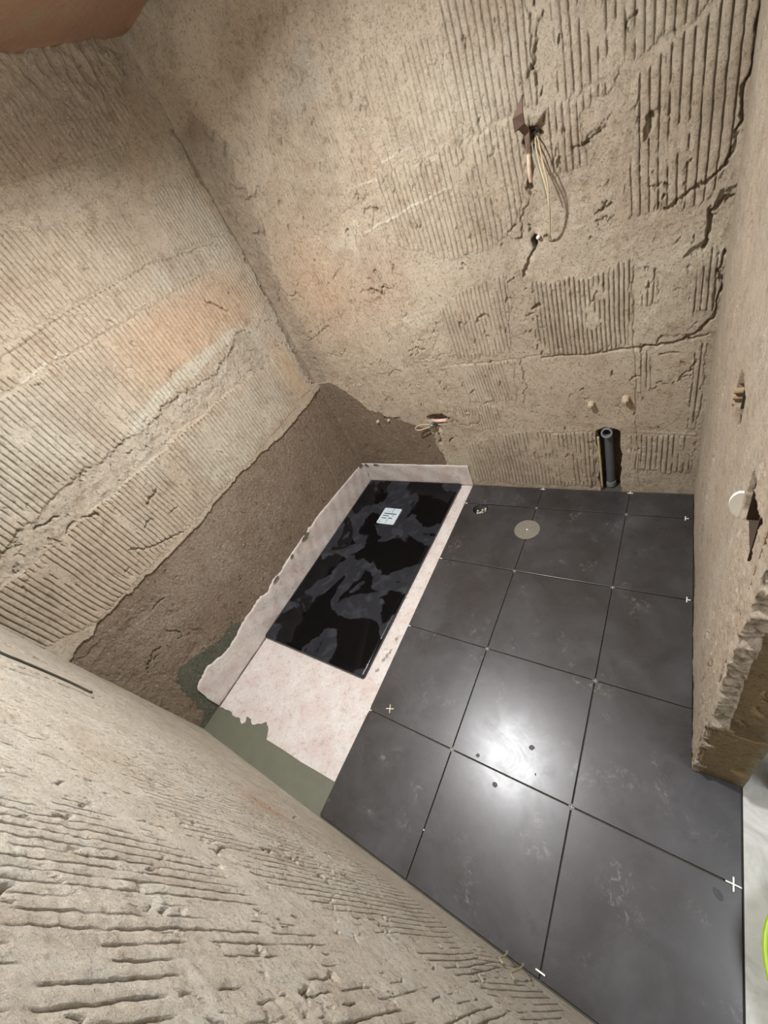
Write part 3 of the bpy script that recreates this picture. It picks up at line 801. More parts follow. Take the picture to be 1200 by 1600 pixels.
# masonry behind the plaster: its end is the door jamb
bm = bmesh.new()
core = box(bm, (XR1 + 0.028, YJ + 0.006, 0.006), (XO, YB, ZC))
bmesh.ops.subdivide_edges(bm, edges=[e for e in bm.edges if abs(e.verts[0].co.z - e.verts[1].co.z) > 1], cuts=60, use_grid_fill=True)
for v in bm.verts:
    if v.co.x > XO - 0.01 and v.co.y < YJ + 0.01:
        v.co.x += 0.003 * math.sin(v.co.z * 23); v.co.y += 0.002 * math.sin(v.co.z * 41)
o = obj('wall_right_end', bm, M_JAMB)
structure(o, 'yellow brown masonry end of the right wall beside the doorway', 'wall')
# jamb face: closes the plaster thickness down to the masonry
Jm = Wall(axis((XR1 - 0.004, XO + 0.001, 0.004)), axis((0.004, 2.5, 0.006)), 6)
Jm.H += 0.002 * Jm.fbm(0.15, 2) + 0.0010 * Jm.fbm(0.02, 3)
carve(Jm, [([(0.80, 0.415), (0.84, 0.405), (0.885, 0.41)], 0.005, 0.010), ([(0.83, 0.60), (0.85, 0.57)], 0.006, 0.010), ([(0.815, 0.50), (0.83, 0.48)], 0.005, 0.008),
           ([(0.84, 0.70), (0.86, 0.66)], 0.005, 0.008), ([(0.80, 0.43), (0.82, 0.425)], 0.004, 0.006)])
Jm.C[:] = np.array(pig(160, 134, 98, 0.1)[:3])
Jm.tint(sm(0.0, 0.5, Jm.fbm(0.12, 5, 3)), (138, 112, 78), 0.7)
Jm.tint(sm(0.86, 0.885, Jm.U), (190, 176, 150), 0.5)
o = wall_mesh('wall_right_jamb', Jm, lambda U, V, H: (U, YJ + 0.004 - H + 0.02 * sm(XR1 + 0.012, XR1 - 0.004, U), V), flip=False)
structure(o, 'rough jamb face of the doorway', 'wall')

# ------------------------------------------------------------------ ceiling
Cg = Wall(axis((XL - 0.03, 2.4, 0.02)), axis((YN - 0.03, YB + 0.03, 0.02)), 7)
Cg.H += 0.003 * Cg.fbm(0.2, 2) + 0.010 * sm(0.05, 0.0, np.minimum(Cg.U - XL, YB - Cg.V)) * Cg.ridged(0.05, 4)
o = wall_mesh('ceiling', Cg, lambda U, V, H: (U, V, ZC - H), flip=True, m=M_CEIL)
structure(o, 'ruddy brown ceiling seen at the top left', 'ceiling')

# ------------------------------------------------------------------ floors
HOLE = (-0.330, -0.036, 0.047)
bm = slab([(XL - 0.04, YN - 0.03), (XO, YN - 0.03), (XO, YB + 0.12), (XL - 0.04, YB + 0.12)], -0.10, -0.0095, hole=circle(HOLE[0], HOLE[1], HOLE[2] + 0.001, 36))
structure(obj('floor', bm, M_GREEN), 'subfloor coated in olive green waterproofing paint', 'floor')
# bed mortar visible in the joints
bm = slab([(-0.425, YN + 0.002), (XO - 0.001, YN + 0.002), (XO - 0.001, YB + 0.085), (-0.445, YB + 0.085)], -0.0095, -0.0070, hole=circle(HOLE[0], HOLE[1], HOLE[2] + 0.001, 36))
structure(obj('floor_bed', bm, M_GROUT), 'tile adhesive bed showing in the open joints', 'floor')

XLT = lambda y: -0.455 + 0.025 * max(0.0, min(1.0, (YB - y) / 1.5))
G = 0.0021
xe = lambda y: xr(y) - 0.004
rows = [(0.006 + G, YB - 0.012), (-0.450 + G, 0.006 - G), (-0.900 + G, -0.450 - G), (-1.353 + G, -0.900 - G), (-1.792, -1.353 - G)]
rt = random.Random(3)
bmt = bmesh.new()
HOLE = (-0.330, -0.036, 0.047)
tiles = []
for r, (y0, y1) in enumerate(rows):
    tiles.append(((XLT(y0) + G, y0), (-G, y0), (-G, y1), (XLT(y1) + G, y1)))
    tiles.append(((G, y0), (0.450 - G, y0), (0.450 - G, y1), (G, y1)))
    if r < 3:
        tiles.append(((0.450 + G, y0), (xe(y0), y0), (xe(y1), y1), (0.450 + G, y1)))
    elif r == 3:
        tiles.append(((0.450 + G, y0), (XO - 0.004, y0), (XO - 0.004, YJ + 0.03), (xe(YJ), YJ + 0.03), (xe(y1), y1), (0.450 + G, y1)))
    else:
        tiles.append(((0.450 + G, y0), (XO - 0.004, y0), (XO - 0.004, y1), (0.450 + G, y1)))
me_parts = []
for i, t in enumerate(tiles):
    ax_, ay_ = rt.gauss(0, 0.0010), rt.gauss(0, 0.0010)
    cx = sum(p[0] for p in t) / len(t); cy = sum(p[1] for p in t) / len(t)
    zf = lambda x, y, ax_=ax_, ay_=ay_, cx=cx, cy=cy: (x - cx) * ax_ + (y - cy) * ay_
    hole = circle(*HOLE, 36) if i == 3 else None
    b = slab(list(t), -0.0072, 0.0, hole=hole, bevel=0.0012, zf=zf)
    tmp = bpy.data.meshes.new('tmp'); b.to_mesh(tmp); b.free(); bmt.from_mesh(tmp); bpy.data.meshes.remove(tmp)
ft = obj('floor_tiles', bmt, M_TILE, recalc=False)
structure(ft, 'large matt anthracite floor tiles laid with open joints', 'floor')

# marble floor outside the doorway
bm = bmesh.new()
box(bm, (XO + 0.001, -2.6, -0.03), (1.345, 0.30, -0.003))
box(bm, (1.348, -2.6, -0.03), (2.4, 0.30, -0.003))
structure(obj('floor_hall', bm, M_MARBLE), 'pale marble floor outside the doorway', 'floor')
# hall walls out of sight except for the light they return
bm = bmesh.new()
box(bm, (2.4, -2.6, 0.0), (2.46, 0.30, ZC))
structure(obj('wall_hall', bm, simple('hall_paint', srgb(205, 200, 188), 0.9)), 'pale hall wall opposite the doorway', 'wall')

# ------------------------------------------------------------------ fleece membrane
def relief_left(y, z):
    i = min(max(int(np.searchsorted(L.us, y)), 0), len(L.us) - 1)
    j = min(max(int(np.searchsorted(L.vs, z)), 0), len(L.vs) - 1)
    return float(L.H[i, j])
mem = thing('waterproofing_membrane', 'pinkish white fleece membrane around the black shower tray', 'membrane', (-0.88, -0.75, -0.009))
MO = Vector((-0.88, -0.75, -0.009))
def local(bm):
    bmesh.ops.translate(bm, verts=bm.verts, vec=-MO)
    return bm
sheet = [(-1.318, YB - 0.010), (XLT(YB) - 0.003, YB - 0.010), (XLT(-1.3) - 0.003, -1.30), (-0.434, -1.668), (-0.55, -1.672), (-0.644, -1.676), (-0.78, -1.675), (-0.893, -1.678),
         (-0.915, -1.64), (-0.953, -1.613), (-0.975, -1.632), (-1.0, -1.640), (-1.028, -1.658), (-1.06, -1.640), (-1.098, -1.643), (-1.085, -1.668), (-1.101, -1.682), (-1.14, -1.664),
         (-1.18, -1.672), (-1.224, -1.661), (-1.27, -1.668), (-1.318, -1.672)]
random.seed(4)
fine = []
for i in range(len(sheet)):
    a, b = sheet[i], sheet[(i + 1) % len(sheet)]
    n = max(1, int(math.hypot(a[0] - b[0], a[1] - b[1]) / 0.012)) if (a[1] < -1.6 and b[1] < -1.6) else 1
    for k in range(n):
        t = k / n
        j = 0.0035 if n > 1 and k and a[0] < -0.90 else 0.0
        fine.append((a[0] + (b[0] - a[0]) * t + random.uniform(-j, j), a[1] + (b[1] - a[1]) * t + random.uniform(-j, j)))
bm = slab(fine, -0.0092, -0.0058)
obj('floor_sheet', local(bm), M_FLEECE, mem)
# turned-up strip on the left wall with its torn hem
def strip(path, lo, hi, pos, thick, seed, tear, step=0.006, nz=14):
    rr = random.Random(seed)
    bm = bmesh.new()
    n = int(abs(path[1] - path[0]) / step)
    front, back = [], []
    h_off = 0.0
    for i in range(n + 1):
        t = path[0] + (path[1] - path[0]) * i / n
        h_off = h_off * 0.75 + rr.uniform(-1, 1) * 0.004 * tear(t)
        top = hi(t) + h_off
        fr, bk = [], []
        for k in range(nz + 1):
            z = lo + (top - lo) * k / nz
            wv = 0.0015 * math.sin(t * 23 + z * 40) + 0.001 * math.sin(t * 61 - z * 30)
            fr.append(bm.verts.new(pos(t, z, thick + wv))); bk.append(bm.verts.new(pos(t, z, 0.0 + wv * 0.5 - 0.001)))
        front.append(fr); back.append(bk)
    for i in range(n):
        for k in range(nz):
            bm.faces.new((front[i][k], front[i + 1][k], front[i + 1][k + 1], front[i][k + 1]))
            bm.faces.new((back[i][k], back[i][k + 1], back[i + 1][k + 1], back[i + 1][k]))
        bm.faces.new((front[i][nz], front[i + 1][nz], back[i + 1][nz], back[i][nz]))
        bm.faces.new((front[i][0], back[i][0], back[i + 1][0], front[i + 1][0]))
    for i in (0, n):
        for k in range(nz):
            bm.faces.new((front[i][k], front[i][k + 1], back[i][k + 1], back[i][k]))
    return bm
hem = [(-1.665, 0.10), (-1.655, 0.20), (-1.62, 0.222), (-1.535, 0.228), (-1.45, 0.195), (-1.394, 0.182), (-1.30, 0.20), (-1.144, 0.222), (-1.08, 0.215), (-1.03, 0.198), (-0.926, 0.215), (-0.6, 0.225), (-0.39, 0.228), (0.0, 0.20), (0.17, 0.186)]
def hem_h(y):
    for (a, za), (b, zb) in zip(hem[:-1], hem[1:]):
        if a <= y <= b: return za + (zb - za) * (y - a) / (b - a)
    return hem[0][1] if y < hem[0][0] else hem[-1][1]
XS = XL + 0.004
bm = strip((-1.668, YB - 0.006), -0.006, hem_h, lambda y, z, d: (XS + d + max(0.0, min(0.004, relief_left(y, z) * 0.4)), y, z), 0.004, 7,
           lambda y: 1.0 if (y < -0.85 or -0.62 < y < -0.5) else 0.25)
o = obj('wall_strip', local(bm), M_FLEECE, mem, smooth=True)
bm = strip((XL + 0.006, -0.452), -0.006, lambda x: 0.183 - 0.012 * (x - XL) / 0.9, lambda x, z, d: (x + (0.028 * z if x > -0.46 else 0), YB - 0.0045 - d, z), 0.004, 8, lambda x: 0.12)
o = obj('back_strip', local(bm), M_FLEECE, mem, smooth=True)
for k_, (x_, y_) in enumerate(((-0.483, -1.115), (-0.470, -1.06), (-0.49, -1.17), (-0.468, -0.99), (-0.478, -1.09))):
    rr = random.Random(50 + k_); n = 20
    pts_ = [(x_ + 0.010 * math.cos(2 * math.pi * i / n) * rr.uniform(0.3, 1.2), y_ + 0.016 * math.sin(2 * math.pi * i / n) * rr.uniform(0.3, 1.2)) for i in range(n)]
    tag(obj('adhesive_smear', local(slab(pts_, -0.0060, -0.0050)), M_GROUTSM, mem), 'grey mortar smudge on the fleece edge')
# adhesive smears on the hem
for (y, z, ry, rz) in ((0.14, 0.188, 0.022, 0.014), (-0.60, 0.216, 0.04, 0.014), (-0.94, 0.205, 0.03, 0.008), (-0.76, 0.21, 0.018, 0.008)):
    bm = bmesh.new()
    rr = random.Random(int(abs(y) * 1000))
    n = 26
    ring = [(y + ry * math.cos(2 * math.pi * i / n) * rr.uniform(0.45, 1.1), z + rz * math.sin(2 * math.pi * i / n) * rr.uniform(0.4, 1.2)) for i in range(n)]
    a = [bm.verts.new((XS + 0.0125, p[0], p[1])) for p in ring]
    b = [bm.verts.new((XS + 0.0060, p[0], p[1])) for p in ring]
    bm.faces.new(a)
    for i in range(n):
        bm.faces.new((a[i], b[i], b[(i + 1) % n], a[(i + 1) % n]))
    tag(obj('adhesive_smear', local(bm), M_GREEN, mem), 'olive paint smear on the torn hem')
for (x, z, rx, rz) in ((-1.20, 0.172, 0.030, 0.010), (-1.285, 0.165, 0.020, 0.018)):
    bm = bmesh.new()
    rr = random.Random(int(abs(x) * 1000)); n = 24
    ring = [(x + rx * math.cos(2 * math.pi * i / n) * rr.uniform(0.35, 1.1), z + rz * math.sin(2 * math.pi * i / n) * rr.uniform(0.4, 1.2)) for i in range(n)]
    a = [bm.verts.new((p[0], YB - 0.0135, p[1])) for p in ring]
    b = [bm.verts.new((p[0], YB - 0.0075, p[1])) for p in ring]
    bm.faces.new(a)
    for i in range(n):
        bm.faces.new((a[i], b[i], b[(i + 1) % n], a[(i + 1) % n]))
    tag(obj('adhesive_smear', local(bm), M_GREEN, mem), 'olive paint smear on the torn hem')

# ------------------------------------------------------------------ shower tray
TX0, TX1, TY0, TY1, TZ = -1.316, -0.534, -1.236, 0.163, 0.020
tray = thing('shower_tray', 'black low-profile shower tray with patchy protective film, sunk in pale membrane', 'shower tray', ((TX0 + TX1) / 2, (TY0 + TY1) / 2, -0.0055))
TO = tray.location.copy()
bm = bmesh.new()
out = rounded(TX0, TY0, TX1, TY1, 0.012, 4)
def inset(d, r=0.012):
    return rounded(TX0 + d, TY0 + d, TX1 - d, TY1 - d, max(r, 0.004), 4)
levels = [(0.0, -0.0055), (0.0, TZ - 0.003), (0.0025, TZ), (0.020, TZ), (0.028, TZ - 0.0025)]
rings = []
for d, z in levels:
    rings.append([bm.verts.new((x, y, z)) for x, y in inset(d)])
for a, b in zip(rings[:-1], rings[1:]):
    n = len(a)
    for i in range(n):
        bm.faces.new((a[i], a[(i + 1) % n], b[(i + 1) % n], b[i]))
bm.faces.new(rings[0][::-1])
# gentle fall towards the waste, as a fan of rings shrinking onto the cover
DC = (-0.952, -0.181)
prev = rings[-1]
for t, z in ((0.25, TZ - 0.0055), (0.5, TZ - 0.0085), (0.75, TZ - 0.0110), (0.90, TZ - 0.0120)):
    cur = []
    for v in rings[-1]:
        cur.append(bm.verts.new((v.co.x + (DC[0] - v.co.x) * t, v.co.y + (DC[1] - v.co.y) * t, z)))
    n = len(cur)
    for i in range(n):
        bm.faces.new((prev[i], prev[(i + 1) % n], cur[(i + 1) % n], cur[i]))
    prev = cur
bm.faces.new(prev)
bmesh.ops.translate(bm, verts=bm.verts, vec=-TO)
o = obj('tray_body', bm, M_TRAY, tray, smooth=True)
# waste cover
bm = slab(rounded(-0.073, -0.073, 0.073, 0.073, 0.010, 4), 0.0, 0.0045, bevel=0.001)
cz = TZ - 0.0120
cv = obj('drain_cover', bm, M_COVER, tray)
cv.location = Vector((DC[0], DC[1], cz)) - TO
tag(cv, 'pale square waste cover with printed dark lines')
bm = bmesh.new()
def bar(x0, y0, x1, y1):
    b_ = bmesh.new()
    box(b_, (x0, y0, 0.0045), (x1, y1, 0.0050))
    obj('printed_mark', b_, M_SLOT, cv)
bar(-0.052, 0.016, 0.050, 0.024)
bar(-0.052, -0.004, -0.004, 0.003)
bar(-0.052, -0.026, -0.012, -0.019)
bar(0.002, -0.024, 0.036, -0.016)
bar(0.028, 0.000, 0.036, 0.008)
bar(0.008, 0.028, 0.011, 0.070)
bar(0.002, -0.066, 0.005, -0.030)
bar(-0.056, -0.060, -0.048, -0.052)
bar(-0.040, 0.040, -0.005, 0.0412)
bm.free()

# ------------------------------------------------------------------ floor fittings
d = thing('inspection_cover', 'round brushed steel cover disc lying across a tile joint', 'drain cover', (-0.009, -0.166, 0.0006))
bm = slab(circle(0, 0, 0.070, 48), 0.0, 0.0022)
rim = tube(bm, [(0.0685 * math.cos(a), 0.0685 * math.sin(a), 0.0024) for a in [2 * math.pi * i / 48 for i in range(49)]], 0.0016, 6, cap=False)
obj('disc', bm, M_STEEL, d)
bm = bmesh.new(); bmesh.ops.create_uvsphere(bm, u_segments=14, v_segments=8, radius=0.0045)
for v in bm.verts: v.co.z = v.co.z * 0.5 + 0.0026
tag(obj('screw', bm, M_WHITE, d, smooth=True), 'small bright centre screw')

w = thing('floor_waste', 'open round floor waste with mortar crumbs in a tile beside the fleece', 'drain', (HOLE[0], HOLE[1], -0.060))
bm = bmesh.new()
seg = 36
prof = [(HOLE[2] - 0.001, 0.0585), (HOLE[2] - 0.001, 0.002), (HOLE[2] - 0.006, 0.002), (HOLE[2] - 0.006, 0.0560)]
rings = [[bm.verts.new((r * math.cos(2 * math.pi * k / seg), r * math.sin(2 * math.pi * k / seg), z)) for k in range(seg)] for r, z in prof]
for a, b in zip(rings[:-1], rings[1:]):
    for k in range(seg): bm.faces.new((a[k], a[(k + 1) % seg], b[(k + 1) % seg], b[k]))
bm.faces.new(rings[2][::-1])
obj('waste_body', bm, M_PIPE, w, smooth=False)
bm = bmesh.new()
rr = random.Random(2)
for k in range(46):
    a, q = rr.uniform(0, 6.28), HOLE[2] * 0.78 * math.sqrt(rr.random())
    m4 = Matrix.Translation((q * math.cos(a) + 0.004, q * math.sin(a) - 0.006, 0.006 + rr.uniform(0, 0.036))) @ Matrix.Rotation(rr.uniform(0, 3), 4, (1, 1, 0.3))
    bmesh.ops.create_icosphere(bm, subdivisions=1, radius=rr.uniform(0.003, 0.009), matrix=m4)
tag(obj('mortar_crumbs', bm, simple('pale_crumbs', srgb(190, 184, 160), 0.95), w), 'pale mortar crumbs', kind='stuff')
# the coring the waste sits in
bm = bmesh.new()

# grease spots and chalk scuffs sit on the tiles
def blot(x, y, rx, ry, seed, m, label):
    rr = random.Random(seed); n = 22; rot = rr.uniform(0, 3)
    pts = []
    for i in range(n):
        a = 2 * math.pi * i / n; k = rr.uniform(0.86, 1.05)
        u, v = rx * k * math.cos(a), ry * k * math.sin(a)
        pts.append((x + u * math.cos(rot) - v * math.sin(rot), y + u * math.sin(rot) + v * math.cos(rot)))
    bm = slab(pts, 0.0001, 0.00075)
    return tag(obj('stain', bm, m, ft), label)
blot(0.286, -1.227, 0.011, 0.009, 1, M_STAIN, 'dark round grease spot')
blot(0.195, -1.398, 0.010, 0.009, 2, M_STAIN, 'dark round grease spot')
blot(0.105, -1.332, 0.008, 0.007, 3, M_STAIN, 'dark round grease spot')
blot(0.320, -1.308, 0.004, 0.003, 5, M_STAIN, 'dark round grease spot')
blot(0.834, -1.392, 0.010, 0.014, 4, M_STAIN, 'dark oval damp spot')

# ------------------------------------------------------------------ tile spacers
def spacer_mesh(arms, L_=0.013, wd=0.0020, h=0.0062):
    bm = bmesh.new()
    z0 = -0.0068
    box(bm, (-wd, -wd, z0), (wd, wd, z0 + h))
    for dx, dy in arms:
        x0, x1 = sorted((dx * wd, dx * L_)) if dx else (-wd * 0.9, wd * 0.9)
        y0, y1 = sorted((dy * wd, dy * L_)) if dy else (-wd * 0.9, wd * 0.9)
        box(bm, (x0, y0, z0), (x1, y1, z0 + h * 0.97))
    return bm
ALL = [(1, 0), (-1, 0), (0, 1), (0, -1)]
GRP = 'white cross spacers in the tile joints'
M_SPD = simple('mortar_stained_spacer', srgb(150, 146, 138), 0.6, 0, 200, 0.25)
sp = obj('tile_spacer', spacer_mesh(ALL, 0.0095, 0.0016, 0.0048), M_SPD)
def spacer(x, y, label, arms=None, z=0.0, rot=None, first=[True], L_=None, h=None):
    if arms or L_:
        o = obj('tile_spacer', spacer_mesh(arms or ALL, L_ or 0.013, h=h or 0.0062), M_WHITE)
    elif first[0]:
        o = sp; first[0] = False
    else:
        o = sp.copy(); COL.objects.link(o)
    o.location = (x, y, z)
    if rot: o.rotation_euler = rot
    return tag(o, label, 'spacer', GRP)
spacer(0.450, 0.006, 'white spacer where four tiles meet, nearest below the drain pipe')
spacer(0.0, 0.006, 'white spacer just behind the round steel disc')
spacer(0.0, -0.450, 'white spacer at the joint crossing in front of the steel disc')
spacer(0.450, -0.450, 'white spacer at the crossing right of the tile in front of the steel disc')
spacer(0.0, -0.900, 'white spacer at the crossing level with the tray\'s front half, left long joint')
spacer(0.450, -0.900, 'white spacer at the top right corner of the brightly reflecting tile')
spacer(0.0, -1.353, 'white spacer at the lower left corner of the brightly reflecting tile')
spacer(0.450, -1.353, 'white spacer at the lower right corner of the brightly reflecting tile')
spacer(XR0 - 0.028, 0.006, 'short white spacer against the right wall, rearmost of two', [(1, 0), (0, 1), (0, -1)], 0.0025)
spacer(xr(-0.45) - 0.024, -0.450, 'short white spacer against the right wall, front one of two', [(1, 0), (0, 1), (0, -1)], 0.0025)
spacer(0.0, 0.160, 'white spacer against the back wall behind the steel disc', [(0, 1), (1, 0), (-1, 0)], 0.002)
spacer(0.450, 0.160, 'white spacer against the back wall right of the grey pipe', [(0, 1), (1, 0), (-1, 0)], 0.002)
spacer(-0.444, 0.002, 'white spacer tip at the fleece edge beside the floor waste', [(1, 0)], 0.003)
spacer(-0.438, -0.450, 'white spacer tip at the fleece edge, middle of the tray side', [(1, 0)], 0.003)
spacer(-0.434, -0.902, 'white spacer tip at the fleece edge near the tray front', [(1, 0)], 0.003)
spacer(-0.428, -1.353, 'white spacer standing in the joint at the fleece edge', [(0, 1), (0, -1), (1, 0)], 0.006)
spacer(0.866, -1.353, 'bright white cross spacer lying on the joint beside the marble floor', None, 0.0075, None, L_=0.017, h=0.0040)
spacer(0.450, -1.777, 'white spacer bar across the joint at the near wall', [(1, 0), (-1, 0)], 0.0055)
spacer(0.0, -1.640, 'spacer sunk in the long joint beyond the near wall edge', [(1, 0), (-1, 0)], -0.002)
o = spacer(-0.330, -1.312, 'dirty cream cross spacer lying loose on a tile near the fleece', None, 0.0085, (0.10, 0.12, 0.35), L_=0.018, h=0.003)
o.data.materials.clear(); o.data.materials.append(simple('dirty_spacer', srgb(205, 192, 165), 0.7))

# ------------------------------------------------------------------ drain pipe in its chase
dp = thing('drain_pipe', 'upright dark grey plastic drain pipe set in a chase in the back wall', 'pipe', (0.352, YB + 0.030, 0.0))
bm = bmesh.new()
tube(bm, spline([(0, 0.012, 0.0), (0, 0.012, 0.20), (0, 0.012, 0.335), (0, 0.006, 0.375), (0, -0.012, 0.392), (0, -0.030, 0.397)], 6), 0.0215, 24, cap=False)
obj('pipe_body', bm, M_PIPE, dp, smooth=True)
bm = bmesh.new()
def ringtube(bm, c0, c1, ro, ri, seg=24):
    c0, c1 = Vector(c0), Vector(c1)
    t = (c1 - c0).normalized(); a = t.cross(Vector((1, 0, 0))).normalized() if abs(t.x) < 0.9 else t.cross(Vector((0, 0, 1))).normalized(); b = t.cross(a)
    R4 = []
    for c, r in ((c0, ro), (c1, ro), (c1, ri), (c0, ri)):
        R4.append([bm.verts.new(c + (a * math.cos(2 * math.pi * k / seg) + b * math.sin(2 * math.pi * k / seg)) * r) for k in range(seg)])
    for i in range(4):
        A, Bq = R4[i], R4[(i + 1) % 4]
        for k in range(seg): bm.faces.new((A[k], A[(k + 1) % seg], Bq[(k + 1) % seg], Bq[k]))
ringtube(bm, (0, -0.012, 0.392), (0, -0.046, 0.402), 0.0250, 0.0185)
tag(obj('mouth', bm, M_PIPERIM, dp), 'lighter grey open mouth')
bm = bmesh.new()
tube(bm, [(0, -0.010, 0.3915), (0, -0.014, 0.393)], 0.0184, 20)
obj('bore_shade', bm, M_DARK, dp)  # dark disc stands in for the shade inside the pipe
bm = bmesh.new()
ringtube(bm, (0, 0.012, 0.005), (0, 0.012, 0.034), 0.0255, 0.0205)
tag(obj('collar', bm, M_PIPERIM, dp), 'pale grey collar at the foot')
cp = thing('conduit_strip', 'yellowish conduit standing left of the grey drain pipe', 'conduit', (0.314, YB + 0.008, 0.0))
bm = bmesh.new(); tube(bm, spline([(0, 0, 0.0), (-0.001, 0, 0.15), (-0.004, 0.002, 0.30), (-0.006, 0.006, 0.36)], 5), 0.0055, 10)
obj('tube', bm, M_CREAMPIPE, cp, smooth=True)

# ------------------------------------------------------------------ capped pipe stubs
def plug(x, z, r, ln, label, seed):
    t = thing('pipe_plug', label, 'pipe plug', (x, YB + 0.004, z), 'plastered pipe plugs on the back wall')
    rr = random.Random(seed)
    bm = bmesh.new()
    pr = [(r * 1.25, 0.004), (r * 1.1, -0.004), (r, -ln * 0.4), (r * 0.97, -ln * 0.8), (r * 0.86, -ln)]
    seg = 18; rings = []
    for q, y in pr:
        rings.append([bm.verts.new((q * math.cos(2 * math.pi * k / seg) * rr.uniform(0.94, 1.05), y, q * math.sin(2 * math.pi * k / seg) * rr.uniform(0.94, 1.05))) for k in range(seg)])
    for a, b in zip(rings[:-1], rings[1:]):
        for k in range(seg): bm.faces.new((a[k], a[(k + 1) % seg], b[(k + 1) % seg], b[k]))
    bm.faces.new(rings[-1]); bm.faces.new(rings[0][::-1])
    obj('stub', bm, M_CLAY, t, smooth=True)
    bm = bmesh.new()
    seg = 6
    box(bm, (-r * 0.38, -ln - 0.005, -r * 0.38), (r * 0.38, -ln, r * 0.38))
    obj('square_head', bm, M_CLAY, t)
    return t
plug(0.292, 0.568, 0.014, 0.030, 'plaster-crusted pipe plug on the back wall, left of the pair above the pipe', 1)
plug(0.433, 0.583, 0.015, 0.034, 'plaster-crusted pipe plug on the back wall, right of the pair above the pipe', 2)
plug(-0.990, 0.548, 0.010, 0.014, 'small plaster-crusted plug above the tray near the corner', 3)
plug(-0.90, 0.552, 0.009, 0.012, 'small plug in the chipped patch right of the corner plug', 4)

# ------------------------------------------------------------------ conduit end with wire loop in the lower hole
t = thing('conduit_stub', 'short pink conduit lying across the hole above the tray', 'conduit', (-0.545, YB + 0.004, 0.522))
bm = bmesh.new(); tube(bm, [(-0.045, 0.004, 0.002), (0.0, 0.0, 0.0), (0.058, -0.002, 0.002)], [0.010, 0.0105, 0.011], 14)
obj('tube', bm, M_PINK, t, smooth=True)
t = thing('cable_loop', 'cream cable loop with a small metal clamp at the hole above the tray', 'cable', (-0.585, YB - 0.018, 0.508))
bm = bmesh.new()
tube(bm, spline([(0.004, -0.002, 0.004), (-0.030, -0.014, 0.018), (-0.070, -0.026, 0.022), (-0.097, -0.032, 0.010), (-0.098, -0.032, -0.006), (-0.075, -0.026, -0.013), (-0.035, -0.016, -0.008), (0.0, -0.008, -0.004)], 7), 0.0042, 8)
obj('cable', bm, M_CABLE, t, smooth=True)
bm = bmesh.new()
tube(bm, [(-0.006, -0.010, 0.010), (0.018, -0.004, -0.006)], 0.0095, 12)
tube(bm, [(0.004, -0.018, 0.004), (0.010, 0.016, 0.0)], 0.0060, 10)
tube(bm, spline([(0.000, -0.010, -0.006), (-0.010, -0.016, -0.018), (-0.014, -0.014, -0.030)], 5), 0.0042, 8)
tag(obj('clamp', bm, M_BRASS, t, smooth=True), 'greenish metal clamp')

# ------------------------------------------------------------------ torn box with flap and cables high on the back wall
t = thing('box_flap', 'brown pointed flap standing out of the upper hole in the back wall', 'flap', (0.168, YB - 0.004, 1.630))
pts = [(-0.010, -0.012, -0.060), (0.004, -0.012, -0.045), (0.010, -0.020, 0.0), (0.006, -0.050, 0.022), (0.012, -0.072, 0.050), (0.018, -0.080, 0.088), (-0.022, -0.066, 0.046), (-0.026, -0.052, 0.012), (-0.014, -0.044, 0.012), (-0.008, -0.018, -0.010)]
bm = bmesh.new()
fa = [bm.verts.new(p) for p in pts]
fb = [bm.verts.new((p[0] + 0.0016, p[1] + 0.0022, p[2] - 0.0005)) for p in pts]
idx = [(0, 1, 2, 9), (9, 2, 3, 8), (8, 3, 4, 6, 7), (6, 4, 5)]
for f in idx:
    bm.faces.new([fa[i] for i in f]); bm.faces.new([fb[i] for i in f][::-1])
for i in range(len(pts)):
    j = (i + 1) % len(pts); bm.faces.new((fa[i], fa[j], fb[j], fb[i]))
obj('flap', bm, M_RUST, t)
bm = bmesh.new()
tube(bm, spline([(0.012, 0.004, -0.004), (0.026, -0.010, -0.002), (0.036, -0.012, -0.012), (0.040, 0.0, -0.022)], 5), 0.0032, 8)
tube(bm, [(0.010, 0.010, -0.020), (0.022, -0.012, -0.014), (0.034, -0.014, -0.010)], 0.0024, 7)
tag(obj('wire_stub', bm, M_DARK, t, smooth=True), 'black wire remains')
t = thing('cable', 'pair of thin cream cables hanging from the upper hole down to the next one', 'cable', (0.188, YB - 0.012, 1.590))
P1 = [(0.0, 0.012, 0.012), (0.004, -0.010, -0.010), (0.014, -0.030, -0.060), (0.030, -0.050, -0.115), (0.034, -0.055, -0.170), (0.028, -0.040, -0.225), (0.014, -0.018, -0.270), (0.004, 0.006, -0.292)]
bm = bmesh.new(); tube(bm, spline(P1, 8), 0.0024, 8); obj('strand', bm, M_CABLE, t, smooth=True)
P2 = [(p[0] + 0.006 + 0.006 * math.sin(i), p[1] - 0.003, p[2] + 0.002) for i, p in enumerate(P1)]
bm = bmesh.new(); tube(bm, spline(P2, 8), 0.0022, 8); obj('strand', bm, M_CABLE, t, smooth=True)
P3 = [(-0.010, 0.010, 0.010), (-0.006, -0.012, -0.014), (0.004, -0.028, -0.050), (0.018, -0.044, -0.10), (0.028, -0.050, -0.150)]
bm = bmesh.new(); tube(bm, spline(P3, 8), 0.0022, 8); tag(obj('strand', bm, M_CABLE2, t, smooth=True), 'grey green strand')
t = thing('buried_conduit', 'smooth pinkish conduit half buried below the brown flap', 'conduit', (0.158, YB - 0.001, 1.540))
bm = bmesh.new(); tube(bm, spline([(0.004, 0.010, 0.045), (0.003, -0.004, 0.020), (0.0, -0.005, -0.02), (-0.002, 0.006, -0.050)], 5), [0.0075] * 16, 12)
obj('tube', bm, simple('dusty_conduit', srgb(188, 168, 146), 0.9, 0, 90, 0.2, 0.002), t, smooth=True)
